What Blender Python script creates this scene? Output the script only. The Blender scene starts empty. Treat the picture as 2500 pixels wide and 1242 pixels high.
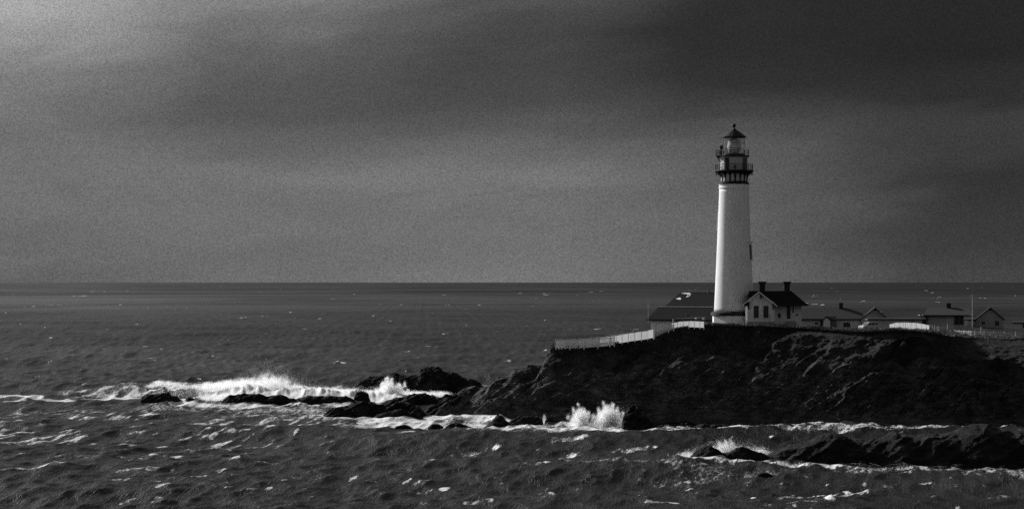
import bpy, math, random
import numpy as np
random.seed(7); RNG = np.random.default_rng(11)
R = math.radians
sc = bpy.context.scene
COL = sc.collection

# ------------------------------------------------------------------ camera, sky, sun, exposure
F, HZ, EYE = 6000.0, 688.0, 23.0            # focal length in photo pixels, horizon row, eye height above the sea
cam_d = bpy.data.cameras.new('camera'); cam = bpy.data.objects.new('camera', cam_d); COL.objects.link(cam)
cam.location = (0, 0, EYE); cam.rotation_euler = (R(90), 0, 0)
cam_d.sensor_fit = 'HORIZONTAL'; cam_d.sensor_width = 36; cam_d.lens = 36 * F / 2500
cam_d.shift_y = (HZ - 621) / 2500
cam_d.clip_start = 1; cam_d.clip_end = 200000
sc.camera = cam
sc.view_settings.view_transform = 'Standard'; sc.view_settings.look = 'None'
sc.view_settings.gamma = 1; sc.view_settings.exposure = 0

SUN_AZ, SUN_EL = -50.0, 25.0                # degrees clockwise from the view axis, degrees up
sd = bpy.data.lights.new('sun', 'SUN'); sun = bpy.data.objects.new('sun', sd); COL.objects.link(sun)
sd.energy = 5.0; sd.angle = R(0.53); sd.color = (1, 1, 1)
sun.rotation_euler = (R(90 - SUN_EL), 0, R(180 - SUN_AZ))

sc.cycles.use_denoising = False
sc.cycles.diffuse_bounces = 10; sc.cycles.transmission_bounces = 10; sc.cycles.max_bounces = 16; sc.cycles.volume_bounces = 5; sc.cycles.volume_max_steps = 512

def lin(v):
    v = v / 255.0
    return v / 12.92 if v <= .04045 else ((v + .055) / 1.055) ** 2.4

class NT:
    """small node-tree helper"""
    def __init__(s, t): s.t = t; t.nodes.clear()
    def n(s, typ, ins=None, **kw):
        nd = s.t.nodes.new(typ)
        for k, v in kw.items(): setattr(nd, k, v)
        for k, v in (ins or {}).items():
            i = nd.inputs[k]
            if isinstance(v, bpy.types.NodeSocket): s.t.links.new(v, i)
            else: i.default_value = v
        return nd
    def m(s, op, a, b=0.0, c=0.0, clamp=False):
        return s.n('ShaderNodeMath', {0: a, 1: b, 2: c}, operation=op, use_clamp=clamp).outputs[0]
    def ramp(s, fac, pts, interp='EASE'):
        r = s.n('ShaderNodeValToRGB', {0: fac}); cr = r.color_ramp; cr.interpolation = interp
        while len(cr.elements) > 1: cr.elements.remove(cr.elements[-1])
        cr.elements[0].position = pts[0][0]; cr.elements[0].color = (pts[0][1],) * 3 + (1,)
        for p, v in pts[1:]:
            e = cr.elements.new(p); e.color = (v, v, v, 1)
        return r.outputs[0]
    def smooth(s, x, a, b, lo=0.0, hi=1.0):
        return s.n('ShaderNodeMapRange', {0: x, 1: a, 2: b, 3: lo, 4: hi}, interpolation_type='SMOOTHSTEP').outputs[0]
    def noise(s, vec, scale, detail=4, rough=.55, dist=0.0):
        return s.n('ShaderNodeTexNoise', {'Vector': vec, 'Scale': scale, 'Detail': detail, 'Roughness': rough, 'Distortion': dist}).outputs[0]
    def mix(s, f, a, b):
        nd = s.n('ShaderNodeMix', data_type='FLOAT')
        for k, v in ((0, f), (2, a), (3, b)):
            if isinstance(v, bpy.types.NodeSocket): s.t.links.new(v, nd.inputs[k])
            else: nd.inputs[k].default_value = v
        return nd.outputs[0]

world = bpy.data.worlds.new('World'); sc.world = world; world.use_nodes = True
w = NT(world.node_tree)
sky = w.n('ShaderNodeTexSky', sky_type='NISHITA', sun_disc=False, sun_elevation=R(SUN_EL), sun_rotation=R(SUN_AZ % 360),
          altitude=0, air_density=1, dust_density=2.5, ozone_density=1)
bw = w.n('ShaderNodeRGBToBW', {0: sky.outputs[0]}).outputs[0]
tc = w.n('ShaderNodeTexCoord').outputs['Generated']
xyz = w.n('ShaderNodeSeparateXYZ', {0: tc})
az = w.m('MULTIPLY', w.m('ARCTAN2', xyz.outputs[0], xyz.outputs[1]), 180 / math.pi)      # degrees from the storm front's centre
el = w.m('MULTIPLY', w.m('ARCSINE', xyz.outputs[2]), 180 / math.pi)
def cvec(sx, sy, o=0.0):
    return w.n('ShaderNodeCombineXYZ', {0: w.m('MULTIPLY', az, sx), 1: w.m('MULTIPLY_ADD', az, -.10 * sy, w.m('MULTIPLY', el, sy)), 2: o}).outputs[0]
n1 = w.noise(cvec(.10, .45, 2.3), 1.0, 5, .55, .4)
n2 = w.noise(cvec(.35, 1.3, 7.1), 1.0, 6, .6, .6)
n3 = w.noise(cvec(34, 34, 1.7), 1.0, 2, .8)
elw = w.m('ADD', el, w.m('ADD', w.m('MULTIPLY', w.m('SUBTRACT', n1, .5), 1.7), w.m('MULTIPLY', w.m('SUBTRACT', n2, .5), .7)))
elw = w.m('MULTIPLY', elw, 1 / 8.0, clamp=True)
azw = w.m('ADD', az, w.m('MULTIPLY', w.m('SUBTRACT', n1, .5), 5.0))
def yp(y): return max(0, (HZ - y) / F * 180 / math.pi / 8.0)
decks = [(-11.0, [(688, 95), (600, 100), (500, 106), (420, 108), (300, 106), (200, 116), (100, 142), (0, 160)]),
         (-5.7, [(688, 102), (600, 104), (500, 106), (430, 109), (360, 94), (280, 80), (200, 82), (120, 90), (60, 106), (0, 118)]),
         (0.0, [(688, 110), (600, 105), (520, 104), (440, 110), (380, 99), (320, 82), (250, 70), (150, 66), (70, 68), (0, 78)]),
         (4.8, [(688, 97), (560, 94), (450, 88), (380, 84), (330, 74), (280, 62), (200, 47), (100, 43), (0, 44)]),
         (10.4, [(688, 66), (560, 55), (450, 48), (380, 56), (300, 58), (240, 45), (150, 38), (40, 38)])]
cl = None
for i, (a, pts) in enumerate(decks):
    r = w.ramp(elw, [(yp(y), lin(v)) for y, v in pts])
    r = w.n('ShaderNodeRGBToBW', {0: r}).outputs[0]
    cl = r if cl is None else w.mix(w.smooth(azw, decks[i - 1][0], a), cl, r)
mott = w.m('MULTIPLY_ADD', w.m('SUBTRACT', n2, .5), .34, 1.0)
grain = w.m('MULTIPLY_ADD', w.m('SUBTRACT', n3, .5), 2.2, 1.12)
cl = w.m('MULTIPLY', w.m('MULTIPLY', cl, mott), grain)
SKY = .066
dome = w.m('MULTIPLY', bw, SKY)
cover = w.m('MULTIPLY', w.smooth(el, 7.5, 16, 1, 0), w.smooth(w.m('ABSOLUTE', az), 17, 45, 1, 0))
val = w.mix(cover, dome, cl)
bg = w.n('ShaderNodeBackground', {0: w.n('ShaderNodeCombineXYZ', {0: val, 1: val, 2: val}).outputs[0], 1: 1.0})
w.n('ShaderNodeOutputWorld', {0: bg.outputs[0]})

# ------------------------------------------------------------------ materials
MAT = {}
def mat(name, v, var=.25, scale=3.0, rough=.8, spec=.3, bump=0.0, bscale=8.0, metal=0.0, sx=(1, 1, 1), stain=0.0):
    m = bpy.data.materials.new(name); m.use_nodes = True; t = NT(m.node_tree)
    o = t.n('ShaderNodeTexCoord').outputs['Object']
    vec = t.n('ShaderNodeMapping', {0: o, 3: sx}).outputs[0]
    nz = t.noise(vec, scale, 6, .62)
    c = t.m('MULTIPLY', t.m('MULTIPLY_ADD', t.m('SUBTRACT', nz, .5), 2 * var, 1.0), v)
    if stain:
        s = t.noise(t.n('ShaderNodeMapping', {0: o, 3: (1.3, 1.3, .16)}).outputs[0], 1.1, 5, .6)
        c = t.m('MULTIPLY', c, t.smooth(s, .42, .75, 1.0, 1.0 - stain))
    p = t.n('ShaderNodeBsdfPrincipled', {'Base Color': t.n('ShaderNodeCombineXYZ', {0: c, 1: c, 2: c}).outputs[0],
            'Roughness': rough, 'Specular IOR Level': spec, 'Metallic': metal})
    if bump:
        b = t.n('ShaderNodeBump', {'Strength': bump, 'Distance': .1, 'Height': t.noise(vec, bscale, 5, .6)})
        t.t.links.new(b.outputs[0], p.inputs['Normal'])
    t.n('ShaderNodeOutputMaterial', {0: p.outputs[0]})
    MAT[name] = m
    return m
mat('tower_white', .78, .07, .9, .75, .2, .12, 5, stain=.16)
mat('plaster', .70, .12, 2, .85, .2, .2, 6, stain=.2)
mat('board_white', .62, .15, 3, .8, .2)
mat('house_grey', .32, .14, 3, .85, .15, stain=.15)
mat('wall_light', .50, .14, 3, .85, .15, sx=(6, 6, .6), stain=.15)
mat('iron_black', .012, .4, 4, .55, .25)
mat('iron_grey', .08, .3, 4, .6, .25)
mat('room_grey', .46, .12, 2, .8, .2, stain=.15)
mat('shingle_black', .014, .5, 5, .9, .06, .4, 9, sx=(1, 1, 3))
mat('shingle_dark', .015, .45, 3, .95, .04, .4, 7, sx=(1, 1, 3))
mat('shingle_grey', .055, .25, 3, .92, .1, .3, 7, sx=(1, 1, 3))
mat('flaked_white', .75, .1, 9, .8, .2)
mat('dark_trim', .02, .3, 4, .7, .2)
mat('opening_dark', .012, .3, 4, .4, .4)
mat('brick_dark', .03, .35, 6, .9, .1, .3, 14)
mat('fence_white', .44, .22, 4, .8, .2)
mat('fence_worn', .52, .25, 3, .85, .2)
mat('car_paint', .5, .05, 2, .3, .5)
mat('car_dark', .02, .2, 2, .5, .4)
mat('lamp_white', .85, .03, 3, .5, .4)
mat('concrete', .25, .2, 2, .9, .2)
mat('wood_grey', .22, .3, 4, .9, .1)

def glass(name, v, alpha):
    m = bpy.data.materials.new(name); m.use_nodes = True; t = NT(m.node_tree)
    p = t.n('ShaderNodeBsdfPrincipled', {'Base Color': (v, v, v, 1), 'Roughness': .12, 'Specular IOR Level': .6})
    tr = t.n('ShaderNodeBsdfTransparent', {0: (.96, .96, .96, 1)})
    nz = t.noise(t.n('ShaderNodeTexCoord').outputs['Object'], 2.0, 3)
    f = t.m('MULTIPLY_ADD', t.m('SUBTRACT', nz, .5), .3, alpha)
    t.n('ShaderNodeOutputMaterial', {0: t.n('ShaderNodeMixShader', {0: f, 1: tr.outputs[0], 2: p.outputs[0]}).outputs[0]})
    MAT[name] = m
glass('lantern_pane', .4, .10)

# ------------------------------------------------------------------ mesh helpers
class MB:
    def __init__(s): s.v = []; s.f = []
    def add(s, vs, fs):
        o = len(s.v); s.v += [tuple(a) for a in vs]; s.f += [tuple(i + o for i in f) for f in fs]; return s
    def box(s, x0, x1, y0, y1, z0, z1):
        return s.add([(x0, y0, z0), (x1, y0, z0), (x1, y1, z0), (x0, y1, z0), (x0, y0, z1), (x1, y0, z1), (x1, y1, z1), (x0, y1, z1)],
                     [(0, 3, 2, 1), (4, 5, 6, 7), (0, 1, 5, 4), (1, 2, 6, 5), (2, 3, 7, 6), (3, 0, 4, 7)])
    def prism(s, poly, y0, y1):                                     # poly in x,z; counter-clockwise seen from -y
        n = len(poly)
        return s.add([(x, y0, z) for x, z in poly] + [(x, y1, z) for x, z in poly],
                     [tuple(range(n)), tuple(range(2 * n - 1, n - 1, -1))] + [(i, i + n, (i + 1) % n + n, (i + 1) % n) for i in range(n)])
    def slab(s, a, b, c, d, th):                                    # quad a-b-c-d with thickness th downwards
        q = [a, b, c, d]
        return s.add(q + [(x, y, z - th) for x, y, z in q],
                     [(0, 1, 2, 3), (7, 6, 5, 4)] + [(i, i + 4, (i + 1) % 4 + 4, (i + 1) % 4) for i in range(4)])
    def lathe(s, prof, n=48, a0=0.0, cap=True):
        vs = []; fs = []; m = len(prof)
        for r, z in prof:
            vs += [(r * math.cos(a0 + 2 * math.pi * k / n), r * math.sin(a0 + 2 * math.pi * k / n), z) for k in range(n)]
        for j in range(m - 1):
            for k in range(n):
                fs.append((j * n + k, j * n + (k + 1) % n, (j + 1) * n + (k + 1) % n, (j + 1) * n + k))
        if cap:
            fs.append(tuple(range(n - 1, -1, -1))); fs.append(tuple((m - 1) * n + k for k in range(n)))
        return s.add(vs, fs)
    def tube(s, a, b, r, n=6, r2=None):
        a = np.array(a, float); b = np.array(b, float); d = b - a; d /= np.linalg.norm(d)
        u = np.cross(d, (0, 0, 1) if abs(d[2]) < .9 else (1, 0, 0)); u /= np.linalg.norm(u); v = np.cross(d, u)
        r2 = r if r2 is None else r2
        vs = [a + r * (u * math.cos(2 * math.pi * k / n) + v * math.sin(2 * math.pi * k / n)) for k in range(n)] + \
             [b + r2 * (u * math.cos(2 * math.pi * k / n) + v * math.sin(2 * math.pi * k / n)) for k in range(n)]
        return s.add(vs, [(k, (k + 1) % n, (k + 1) % n + n, k + n) for k in range(n)] + [tuple(range(n - 1, -1, -1)), tuple(range(n, 2 * n))])
    def ring(s, R0, z, r, n=48):
        for k in range(n):
            a, b = 2 * math.pi * k / n, 2 * math.pi * (k + 1) / n
            s.tube((R0 * math.cos(a), R0 * math.sin(a), z), (R0 * math.cos(b), R0 * math.sin(b), z), r, 5)
        return s
    def ball(s, c, r, n=12, m=8):
        prof = [(max(1e-3, r * math.sin(math.pi * j / m)), -r * math.cos(math.pi * j / m)) for j in range(m + 1)]
        t = MB().lathe(prof, n); return s.add([(x + c[0], y + c[1], z + c[2]) for x, y, z in t.v], t.f)
    def build(s, name, m, parent=None, smooth=False):
        me = bpy.data.meshes.new(name); me.from_pydata(s.v, [], s.f); me.update()
        if smooth: me.polygons.foreach_set('use_smooth', [True] * len(me.polygons))
        o = bpy.data.objects.new(name, me); COL.objects.link(o); me.materials.append(MAT[m] if isinstance(m, str) else m)
        if parent: o.parent = parent
        return o
def tag(o, label=None, cat=None, group=None, kind=None):
    for k, v in (('label', label), ('category', cat), ('group', group), ('kind', kind)):
        if v: o[k] = v
    return o
def empty(name, loc, rz=0.0, label=None, cat=None, group=None):
    o = bpy.data.objects.new(name, None); COL.objects.link(o); o.location = loc; o.rotation_euler = (0, 0, rz)
    return tag(o, label, cat, group)
def X(p, Y): return (p - 1250) / F * Y
def Z(y, Y): return EYE - (y - HZ) / F * Y

# ------------------------------------------------------------------ numpy noise
def _h(ix, iy, iz, seed):
    n = (ix.astype(np.int64) * 374761393 + iy.astype(np.int64) * 668265263 + iz.astype(np.int64) * 2147483647 + seed * 1274126177) & 0xFFFFFFFF
    n = ((n ^ (n >> 13)) * 1274126177) & 0xFFFFFFFF
    n = ((n ^ (n >> 16)) * 2246822519) & 0xFFFFFFFF
    return ((n ^ (n >> 15)) & 0xFFFFFF) / float(0xFFFFFF) * 2 - 1
def vnoise(x, y, z=None, seed=0):
    if z is None: z = np.zeros_like(x)
    ix, iy, iz = np.floor(x), np.floor(y), np.floor(z)
    f = [x - ix, y - iy, z - iz]; f = [a * a * a * (a * (a * 6 - 15) + 10) for a in f]
    r = 0
    for dx in (0, 1):
        for dy in (0, 1):
            for dz in (0, 1):
                wt = (f[0] if dx else 1 - f[0]) * (f[1] if dy else 1 - f[1]) * (f[2] if dz else 1 - f[2])
                r = r + wt * _h(ix + dx, iy + dy, iz + dz, seed)
    return r
def fbm(x, y, z=None, oc=4, seed=0, ridged=False, gain=.5):
    if z is None: z = np.zeros_like(x)
    a = 1.0; s = 0; tot = 0
    for o in range(oc):
        n = vnoise(x * 2 ** o + 13.7 * o, y * 2 ** o + 5.1 * o, z * 2 ** o + 3.3 * o, seed + o)
        s = s + a * ((1 - 2 * np.abs(n)) if ridged else n); tot += a; a *= gain
    return s / tot
def sstep(a, b, x):
    t = np.clip((x - a) / (b - a), 0, 1); return t * t * (3 - 2 * t)
def tab(pts):
    xs = [a for a, _ in pts]; ys = [b for _, b in pts]
    return lambda p: np.interp(p, xs, ys)
def grid_object(name, P, m, smooth=True, attrs=None):
    nr, nc = P.shape[:2]
    me = bpy.data.meshes.new(name)
    me.vertices.add(nr * nc); me.vertices.foreach_set('co', P.reshape(-1).astype(np.float32))
    i = np.arange((nr - 1) * nc).reshape(nr - 1, nc)[:, :-1]
    q = np.stack([i, i + 1, i + nc + 1, i + nc], -1).reshape(-1, 4)
    nf = len(q)
    me.loops.add(nf * 4); me.loops.foreach_set('vertex_index', q.reshape(-1).astype(np.int32))
    me.polygons.add(nf); me.polygons.foreach_set('loop_start', (np.arange(nf) * 4).astype(np.int32))
    me.polygons.foreach_set('use_smooth', np.full(nf, smooth))
    me.update(calc_edges=True)
    for k, a in (attrs or {}).items():
        at = me.attributes.new(k, 'FLOAT', 'POINT'); at.data.foreach_set('value', a.reshape(-1).astype(np.float32))
    me.validate()
    o = bpy.data.objects.new(name, me); COL.objects.link(o); me.materials.append(m)
    return o

# ------------------------------------------------------------------ sea
FOAM = []      # (list of (p, y), half depth in metres, amount): surf lines lying on the water, as pixels of the flat sea turned to metres
def wy(y): return F * EYE / (y - HZ)
SURF = [
    ([(-60, 976), (0, 976), (45, 972), (100, 979), (170, 984), (260, 982), (345, 979), (400, 984), (470, 990), (540, 991), (640, 990), (760, 988), (830, 994)], 2.0, 1.25),
    ([(480, 982), (515, 978), (540, 972)], 7, 1.2),
    ([(430, 996), (600, 1000), (700, 997), (820, 1004), (900, 1016)], 9, .78),
    ([(640, 985), (790, 988), (830, 992)], 8, .9),
    ([(800, 1015), (860, 1021), (1000, 1022), (1060, 1022), (1130, 1016), (1170, 1012), (1200, 1020)], 5, 1.2),
    ([(1140, 1010), (1170, 1008), (1200, 1015)], 6, 1.25),
    ([(960, 1030), (1060, 1031), (1160, 1033), (1240, 1033), (1320, 1030), (1400, 1030), (1480, 1036), (1540, 1044)], 7, 1.2),
    ([(1180, 1039), (1300, 1040), (1420, 1041), (1540, 1047)], 5, 1.1), ([(1260, 1047), (1360, 1048), (1480, 1050), (1600, 1054)], 4, .6),
    ([(1540, 1046), (1600, 1050), (1660, 1050), (1720, 1052), (1800, 1055)], 3.2, 1.1),
    ([(1570, 1034), (1620, 1030), (1690, 1034)], 6, .95),
    ([(1790, 1054), (1880, 1056), (1960, 1058), (2050, 1058), (2150, 1054), (2240, 1053)], 1.8, .82),
    ([(1940, 1046), (1990, 1050), (2030, 1053)], 3.5, 1.0),
    ([(2080, 1052), (2130, 1052), (2200, 1055), (2320, 1049), (2350, 1048)], 2.4, .85),
    ([(1330, 1123), (1450, 1121), (1560, 1119), (1640, 1119), (1690, 1122)], 2.2, 1.05),
    ([(1600, 1121), (1650, 1124), (1690, 1126)], 2.2, 1.1),
    ([(1690, 1139), (1750, 1140), (1830, 1140), (1880, 1141), (1960, 1144), (2060, 1145)], 1.5, 1.05),
    ([(2150, 1137), (2200, 1134), (2260, 1137), (2330, 1137), (2400, 1136), (2470, 1134)], 1.7, 1.05),
    ([(2100, 1155), (2160, 1148), (2240, 1147), (2300, 1150)], 2.6, .74),
    ([(2340, 1150), (2400, 1149), (2440, 1155), (2500, 1165)], 3.4, .82),
    ([(1480, 1146), (1600, 1147), (1700, 1150)], 3.2, .62),
    ([(1660, 1170), (1760, 1160), (1860, 1156)], 3.2, .58),
    ([(2450, 1050), (2480, 1050), (2520, 1050)], 3, 1.1),
    # the roller breaking behind the reef
    ([(480, 962), (560, 962), (700, 968), (820, 968), (900, 970), (1000, 966), (1100, 962)], 20, 1.3),
]
# single whitecaps: p, y, half width (m), ridge height (m)
CAPS = [(1212, 1090, 1.5, .8), (1243, 1118, 1.2, .8), (1088, 1182, 1.15, 1.05), (1340, 1148, .8, .5), (1838, 1212, .9, .6), (1650, 1222, 1.0, .4), (2070, 1192, 1.0, .7),
        (2010, 1200, 1.6, .45), (2110, 1196, 1.2, .5), (2030, 1222, 1.5, .4), (45, 983, 2.6, .95), (1005, 1066, 1.2, .45), (960, 1098, 1.1, .4), (790, 1103, 1.0, .5), (605, 1060, .9, .6),
        (355, 1125, 1.2, .5), (440, 1112, 1.2, .5), (1420, 1080, 1.5, .4), (1400, 1098, 1.5, .4), (1600, 1088, 1.3, .35), (100, 1003, 1.5, .5), (50, 1012, 1.2, .4), (530, 1032, 2.0, .4),
        (360, 1014, 2.0, .4), (310, 1023, 1.6, .4), (590, 1045, 1.2, .4), (655, 1186, .7, .3), (1200, 1228, 1.0, .4), (380, 1155, 1.2, .35), (110, 1160, 1.6, .35), (2260, 1152, 1.2, .8), (1480, 1128, 1.0, .4)]

def seg_dist(px, py, pts):
    """distance to a polyline, with its width scaled along x so strokes stay long and thin"""
    best = np.full(px.shape, 1e9)
    for (x0, y0), (x1, y1) in zip(pts[:-1], pts[1:]):
        dx, dy = x1 - x0, y1 - y0
        t = np.clip(((px - x0) * dx + (py - y0) * dy) / (dx * dx + dy * dy + 1e-9), 0, 1)
        best = np.minimum(best, np.hypot(px - x0 - t * dx, py - y0 - t * dy))
    return best

def make_sea():
    q0, q1 = 1 / 190.0, 1 / 60000.0
    ys = []
    Y = 190.0
    while Y < 60000:
        ys.append(Y); Y += min(4.4e-6 * Y * Y + .0, .02 * Y) if Y > 240 else .6
    ys = np.array(ys + [90000.0])
    core = np.arange(-130, 2631, 2.1)
    side = 130 + 150 * np.arange(1, 14) ** 1.25
    ps = np.concatenate([(-side)[::-1], core, 2500 + side])
    Yg, Pg = np.meshgrid(ys, ps, indexing='ij')
    Xg = (Pg - 1250) / F * Yg
    dY = np.gradient(ys)[:, None] * np.ones_like(Xg); dX = 2.1 / F * Yg
    # wind sea running left to right, long swell running in
    rng = np.random.default_rng(5)
    hw = np.zeros_like(Xg); hx = np.zeros_like(Xg); hy = np.zeros_like(Xg); hcap = np.zeros_like(Xg)
    rows = ys < 6000; sl = np.where(rows)[0]; s = slice(0, len(sl))
    x_, y_, dx_, dy_ = Xg[s], Yg[s], dX[s], dY[s]
    nc = 64; lam = np.exp(rng.uniform(math.log(1.5), math.log(11), nc)); amp = lam ** .8
    amp *= .16 / math.sqrt((amp ** 2).sum() / 2)
    for L, A in zip(lam, amp):
        th = R(rng.normal(-13, 24)); k = 2 * math.pi / L; kx, ky = k * math.cos(th), k * math.sin(th); ph = rng.uniform(0, 6.283)
        fade = np.clip(1.6 - abs(ky) * dy_ / 1.2, 0, 1) * np.clip(1.6 - abs(kx) * dx_ / 1.2, 0, 1)
        arg = kx * x_ + ky * y_ + ph; c = A * fade * np.cos(arg); sn = A * fade * np.sin(arg)
        hw[s] += c; hx[s] -= .8 * math.cos(th) * sn; hy[s] -= .8 * math.sin(th) * sn
        if L > 3: hcap[s] += c
    sw = np.zeros_like(Xg)
    for L, A, d in ((74, .5, -97), (58, .36, -80), (43, .28, -112), (30, .22, -66), (21, .14, -50)):
        k = 2 * math.pi / L; fade = np.clip(1.6 - k * dY / 1.2, 0, 1); ph = rng.uniform(0, 6.28)
        sw += A * fade * np.sin(k * (math.cos(R(d)) * Xg + math.sin(R(d)) * Yg) + ph + 1.1 * vnoise(Xg / 60, Yg / 90, seed=3))
    big = fbm(Xg / 40, Yg / 80, oc=3, seed=21)
    sig = .15
    foam = .7 * sstep(2.2, 3.8, hcap / sig + .8 * big) * sstep(2500, 900, Yg)
    # streaky residue of foam, more of it down-wind of the reef
    near = sstep(620, 330, Yg)
    streak = fbm((Xg - .17 * Yg) / .9, Yg / 7, oc=4, seed=31) + .5 * fbm(Xg / 14, Yg / 26, oc=2, seed=33)
    resid = sstep(1010, 700, Pg + 0 * Yg) * sstep(470, 430, Yg) * sstep(300, 380, Yg)
    foam += (.36 * near + .52 * resid) * sstep(-.1, .75, streak + .2 * hw / sig)
    # far whitecaps
    # scattered whitecaps, each a short ragged stroke slanting away down-wind
    rc = np.random.default_rng(77)
    def stroke(p, y, half, deep, am):
        Yc = wy(y); i0 = np.searchsorted(ys, Yc - deep); i1 = max(i0 + 1, np.searchsorted(ys, Yc + deep)); i1 = min(i1, i0 + 14)
        xc = X(p, Yc); hw_ = half
        for i in range(i0, i1):
            f = (ys[i] - Yc) / max(deep, 1e-3) if i1 - i0 > 1 else 0
            j0 = np.searchsorted(Xg[i], xc - 3 * hw_); j1 = np.searchsorted(Xg[i], xc + 3 * hw_)
            xr_ = Xg[i, j0:j1]; nzr = vnoise(xr_ / (hw_ * .35), xr_ * 0 + ys[i] / (deep * .5 + .1), seed=55)
            c = np.abs(xr_ - xc - f * hw_ * .9) / (hw_ * math.sqrt(max(.05, 1 - f * f)) * rc.uniform(.6, 1.2)) + .55 * nzr
            foam[i, j0:j1] = np.maximum(foam[i, j0:j1], am * sstep(1.2, .3, c))
    for _ in range(300):
        y = 694 + 250 * rc.uniform() ** 1.15; Yc = wy(y)
        stroke(rc.uniform(-130, 2630), y, np.clip(.0009 * Yc, .5, 6) * rc.lognormal(0, .5), np.clip(Yc * Yc / 300000, .8, 60), rc.uniform(.7, 1.2))
    for _ in range(150):
        y = 985 + 270 * rc.uniform(); Yc = wy(y); p = rc.uniform(-130, 2630)
        if rc.uniform() < .55 or p < 900: stroke(p, y, .38 * rc.lognormal(0, .5), 1.7 * rc.lognormal(0, .5), rc.uniform(.45, .85))
    hump = np.zeros_like(Xg)
    nearrows = ys < 620; s = slice(0, int(nearrows.sum()))
    xs_, ys_ = Xg[s], Yg[s]
    rag = fbm(xs_ / 2.2, ys_ / 6, oc=4, seed=61); rag2 = fbm((xs_ - .17 * ys_) / .7, ys_ / 3, oc=4, seed=63, gain=.65)
    f2 = np.zeros_like(xs_)
    for pts, hd, am in SURF:
        wp = [(X(p, wy(y)), wy(y)) for p, y in pts]
        x0 = min(a for a, _ in wp) - 30; x1 = max(a for a, _ in wp) + 30
        hd = hd * 1.25; d = seg_dist(xs_, ys_, wp) + rag * hd * 1.1 + rag2 * (.5 * hd + .6)
        f2 = np.maximum(f2, am * sstep(1.9 * hd, .1 * hd, d) * (.82 + .4 * rag2))
    foam[s] = np.maximum(foam[s], f2 * (1 + .25 * rag))
    for p, y, hwid, hh in CAPS:
        cy = wy(y); cx = X(p, cy)
        u = (xs_ - cx) / hwid; v = (ys_ - cy) / (hwid * 2.6)
        u2 = u - .35 * v
        e = np.exp(-(np.where(u2 > 0, u2 * 1.5, u2 * .8)) ** 2 - v ** 2)
        hump[s] += .38 * hh * e * (1 + .35 * rag)
        foam[s] = np.maximum(foam[s], .9 * sstep(.3, 1.0, e + .3 * rag + .6 * rag2))
        tail = np.exp(-((u + 2.2) / 2.4) ** 2 - ((v - .3 * u) / .8) ** 2)
        foam[s] = np.maximum(foam[s], .62 * sstep(.3, 1.0, tail + .3 * rag + .4 * rag2))
    # the roller: a ridge of water behind the reef, its crest toppling
    pg = Pg[s]; yc = 487 - 12 * sstep(350, 600, pg) - 4 * vnoise(pg / 90, pg * 0, seed=8)
    hgt = np.interp(pg, [330, 365, 400, 470, 560, 700, 850, 960, 1050, 1100, 1130], [0, 2.4, 3.0, 2.7, 2.4, 2.0, 1.6, 1.9, 1.2, .8, 0])
    v = ys_ - yc
    fw = 3.4 + 3.2 * sstep(440, 540, pg); e = np.where(v < 0, np.exp(-(v / fw) ** 2), np.exp(-(v / 11) ** 2))
    lump = .55 + .3 * fbm(pg / 14, ys_ / 3, oc=3, seed=71) * 1.5
    hump[s] += hgt * e * (.75 + .5 * lump * sstep(430, 560, pg)) * (1 + .30 * fbm(pg / 22, pg * 0, oc=3, seed=73))
    crest = sstep(-4.2 + 3.2 * sstep(500, 470, pg), -.6 + .4 * sstep(500, 470, pg), v + 1.0 * rag) * sstep(16, 2, v) * sstep(.4, 1.2, hgt)
    spill = sstep(455, 520, pg + 25 * rag) * sstep(-14, -9, v) * sstep(16, 2, v) * sstep(1125, 1080, pg)
    clear = sstep(362, 385, pg) * sstep(492, 462, pg + 14 * rag) * sstep(-15, -12, v) * sstep(.2, -.8, v + .6 * rag)
    foam[s] = np.maximum(foam[s] * (1 - .95 * clear), 1.35 * np.maximum(crest, spill))
    # low roller at the left margin and shore swash
    hs = np.zeros_like(xs_)
    zz = hw + sw + hump; zz[-1] = 0
    P = np.stack([Xg + hx, Yg + hy, zz], -1)
    m = bpy.data.materials.new('sea_water'); m.use_nodes = True; t = NT(m.node_tree)
    pos = t.n('ShaderNodeNewGeometry').outputs['Position']
    at = t.n('ShaderNodeAttribute', attribute_name='foam').outputs['Fac']
    def mp(sc_, rz=0.0):
        q = t.n('ShaderNodeMapping', {0: pos, 2: (0, 0, R(rz))}).outputs[0] if rz else pos
        return t.n('ShaderNodeMapping', {0: q, 3: sc_}).outputs[0]
    nf = t.noise(mp((1, .2, 1), 10), 2.2, 8, .72, .6)
    nfine = t.noise(mp((1, .25, 1), 10), 8, 4, .7)
    th = t.m('ADD', t.m('MULTIPLY', t.m('SUBTRACT', nf, .5), 2.4), t.m('MULTIPLY', t.m('SUBTRACT', nfine, .5), 1.0))
    ff = t.smooth(t.m('ADD', at, t.m('MULTIPLY', th, t.smooth(at, .0, .2))), .42, .95)
    ff = t.m('MULTIPLY', ff, t.m('MULTIPLY_ADD', at, 1.15, .12, True))
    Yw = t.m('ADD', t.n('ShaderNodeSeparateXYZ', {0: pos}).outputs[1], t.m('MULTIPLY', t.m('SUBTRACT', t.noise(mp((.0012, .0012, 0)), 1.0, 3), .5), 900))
    shade_band = t.ramp(t.m('MULTIPLY', Yw, 1e-4, clamp=True), [(0, .56), (.085, .46), (.115, .33), (.19, .33), (.24, .74), (.36, .68), (.46, .30), (1, .22)], 'LINEAR')   # cloud-shadow bands painted into the water's base colour and specular
    gust_shade = t.noise(mp((.0014, .00095, 0)), 1.0, 4, .55, .6)  # patchy cloud shade painted into colour and specular; gusts vary the roughness
    lines = t.noise(mp((.02, .012, 0)), 1.0, 9, .68, .3)
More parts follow.
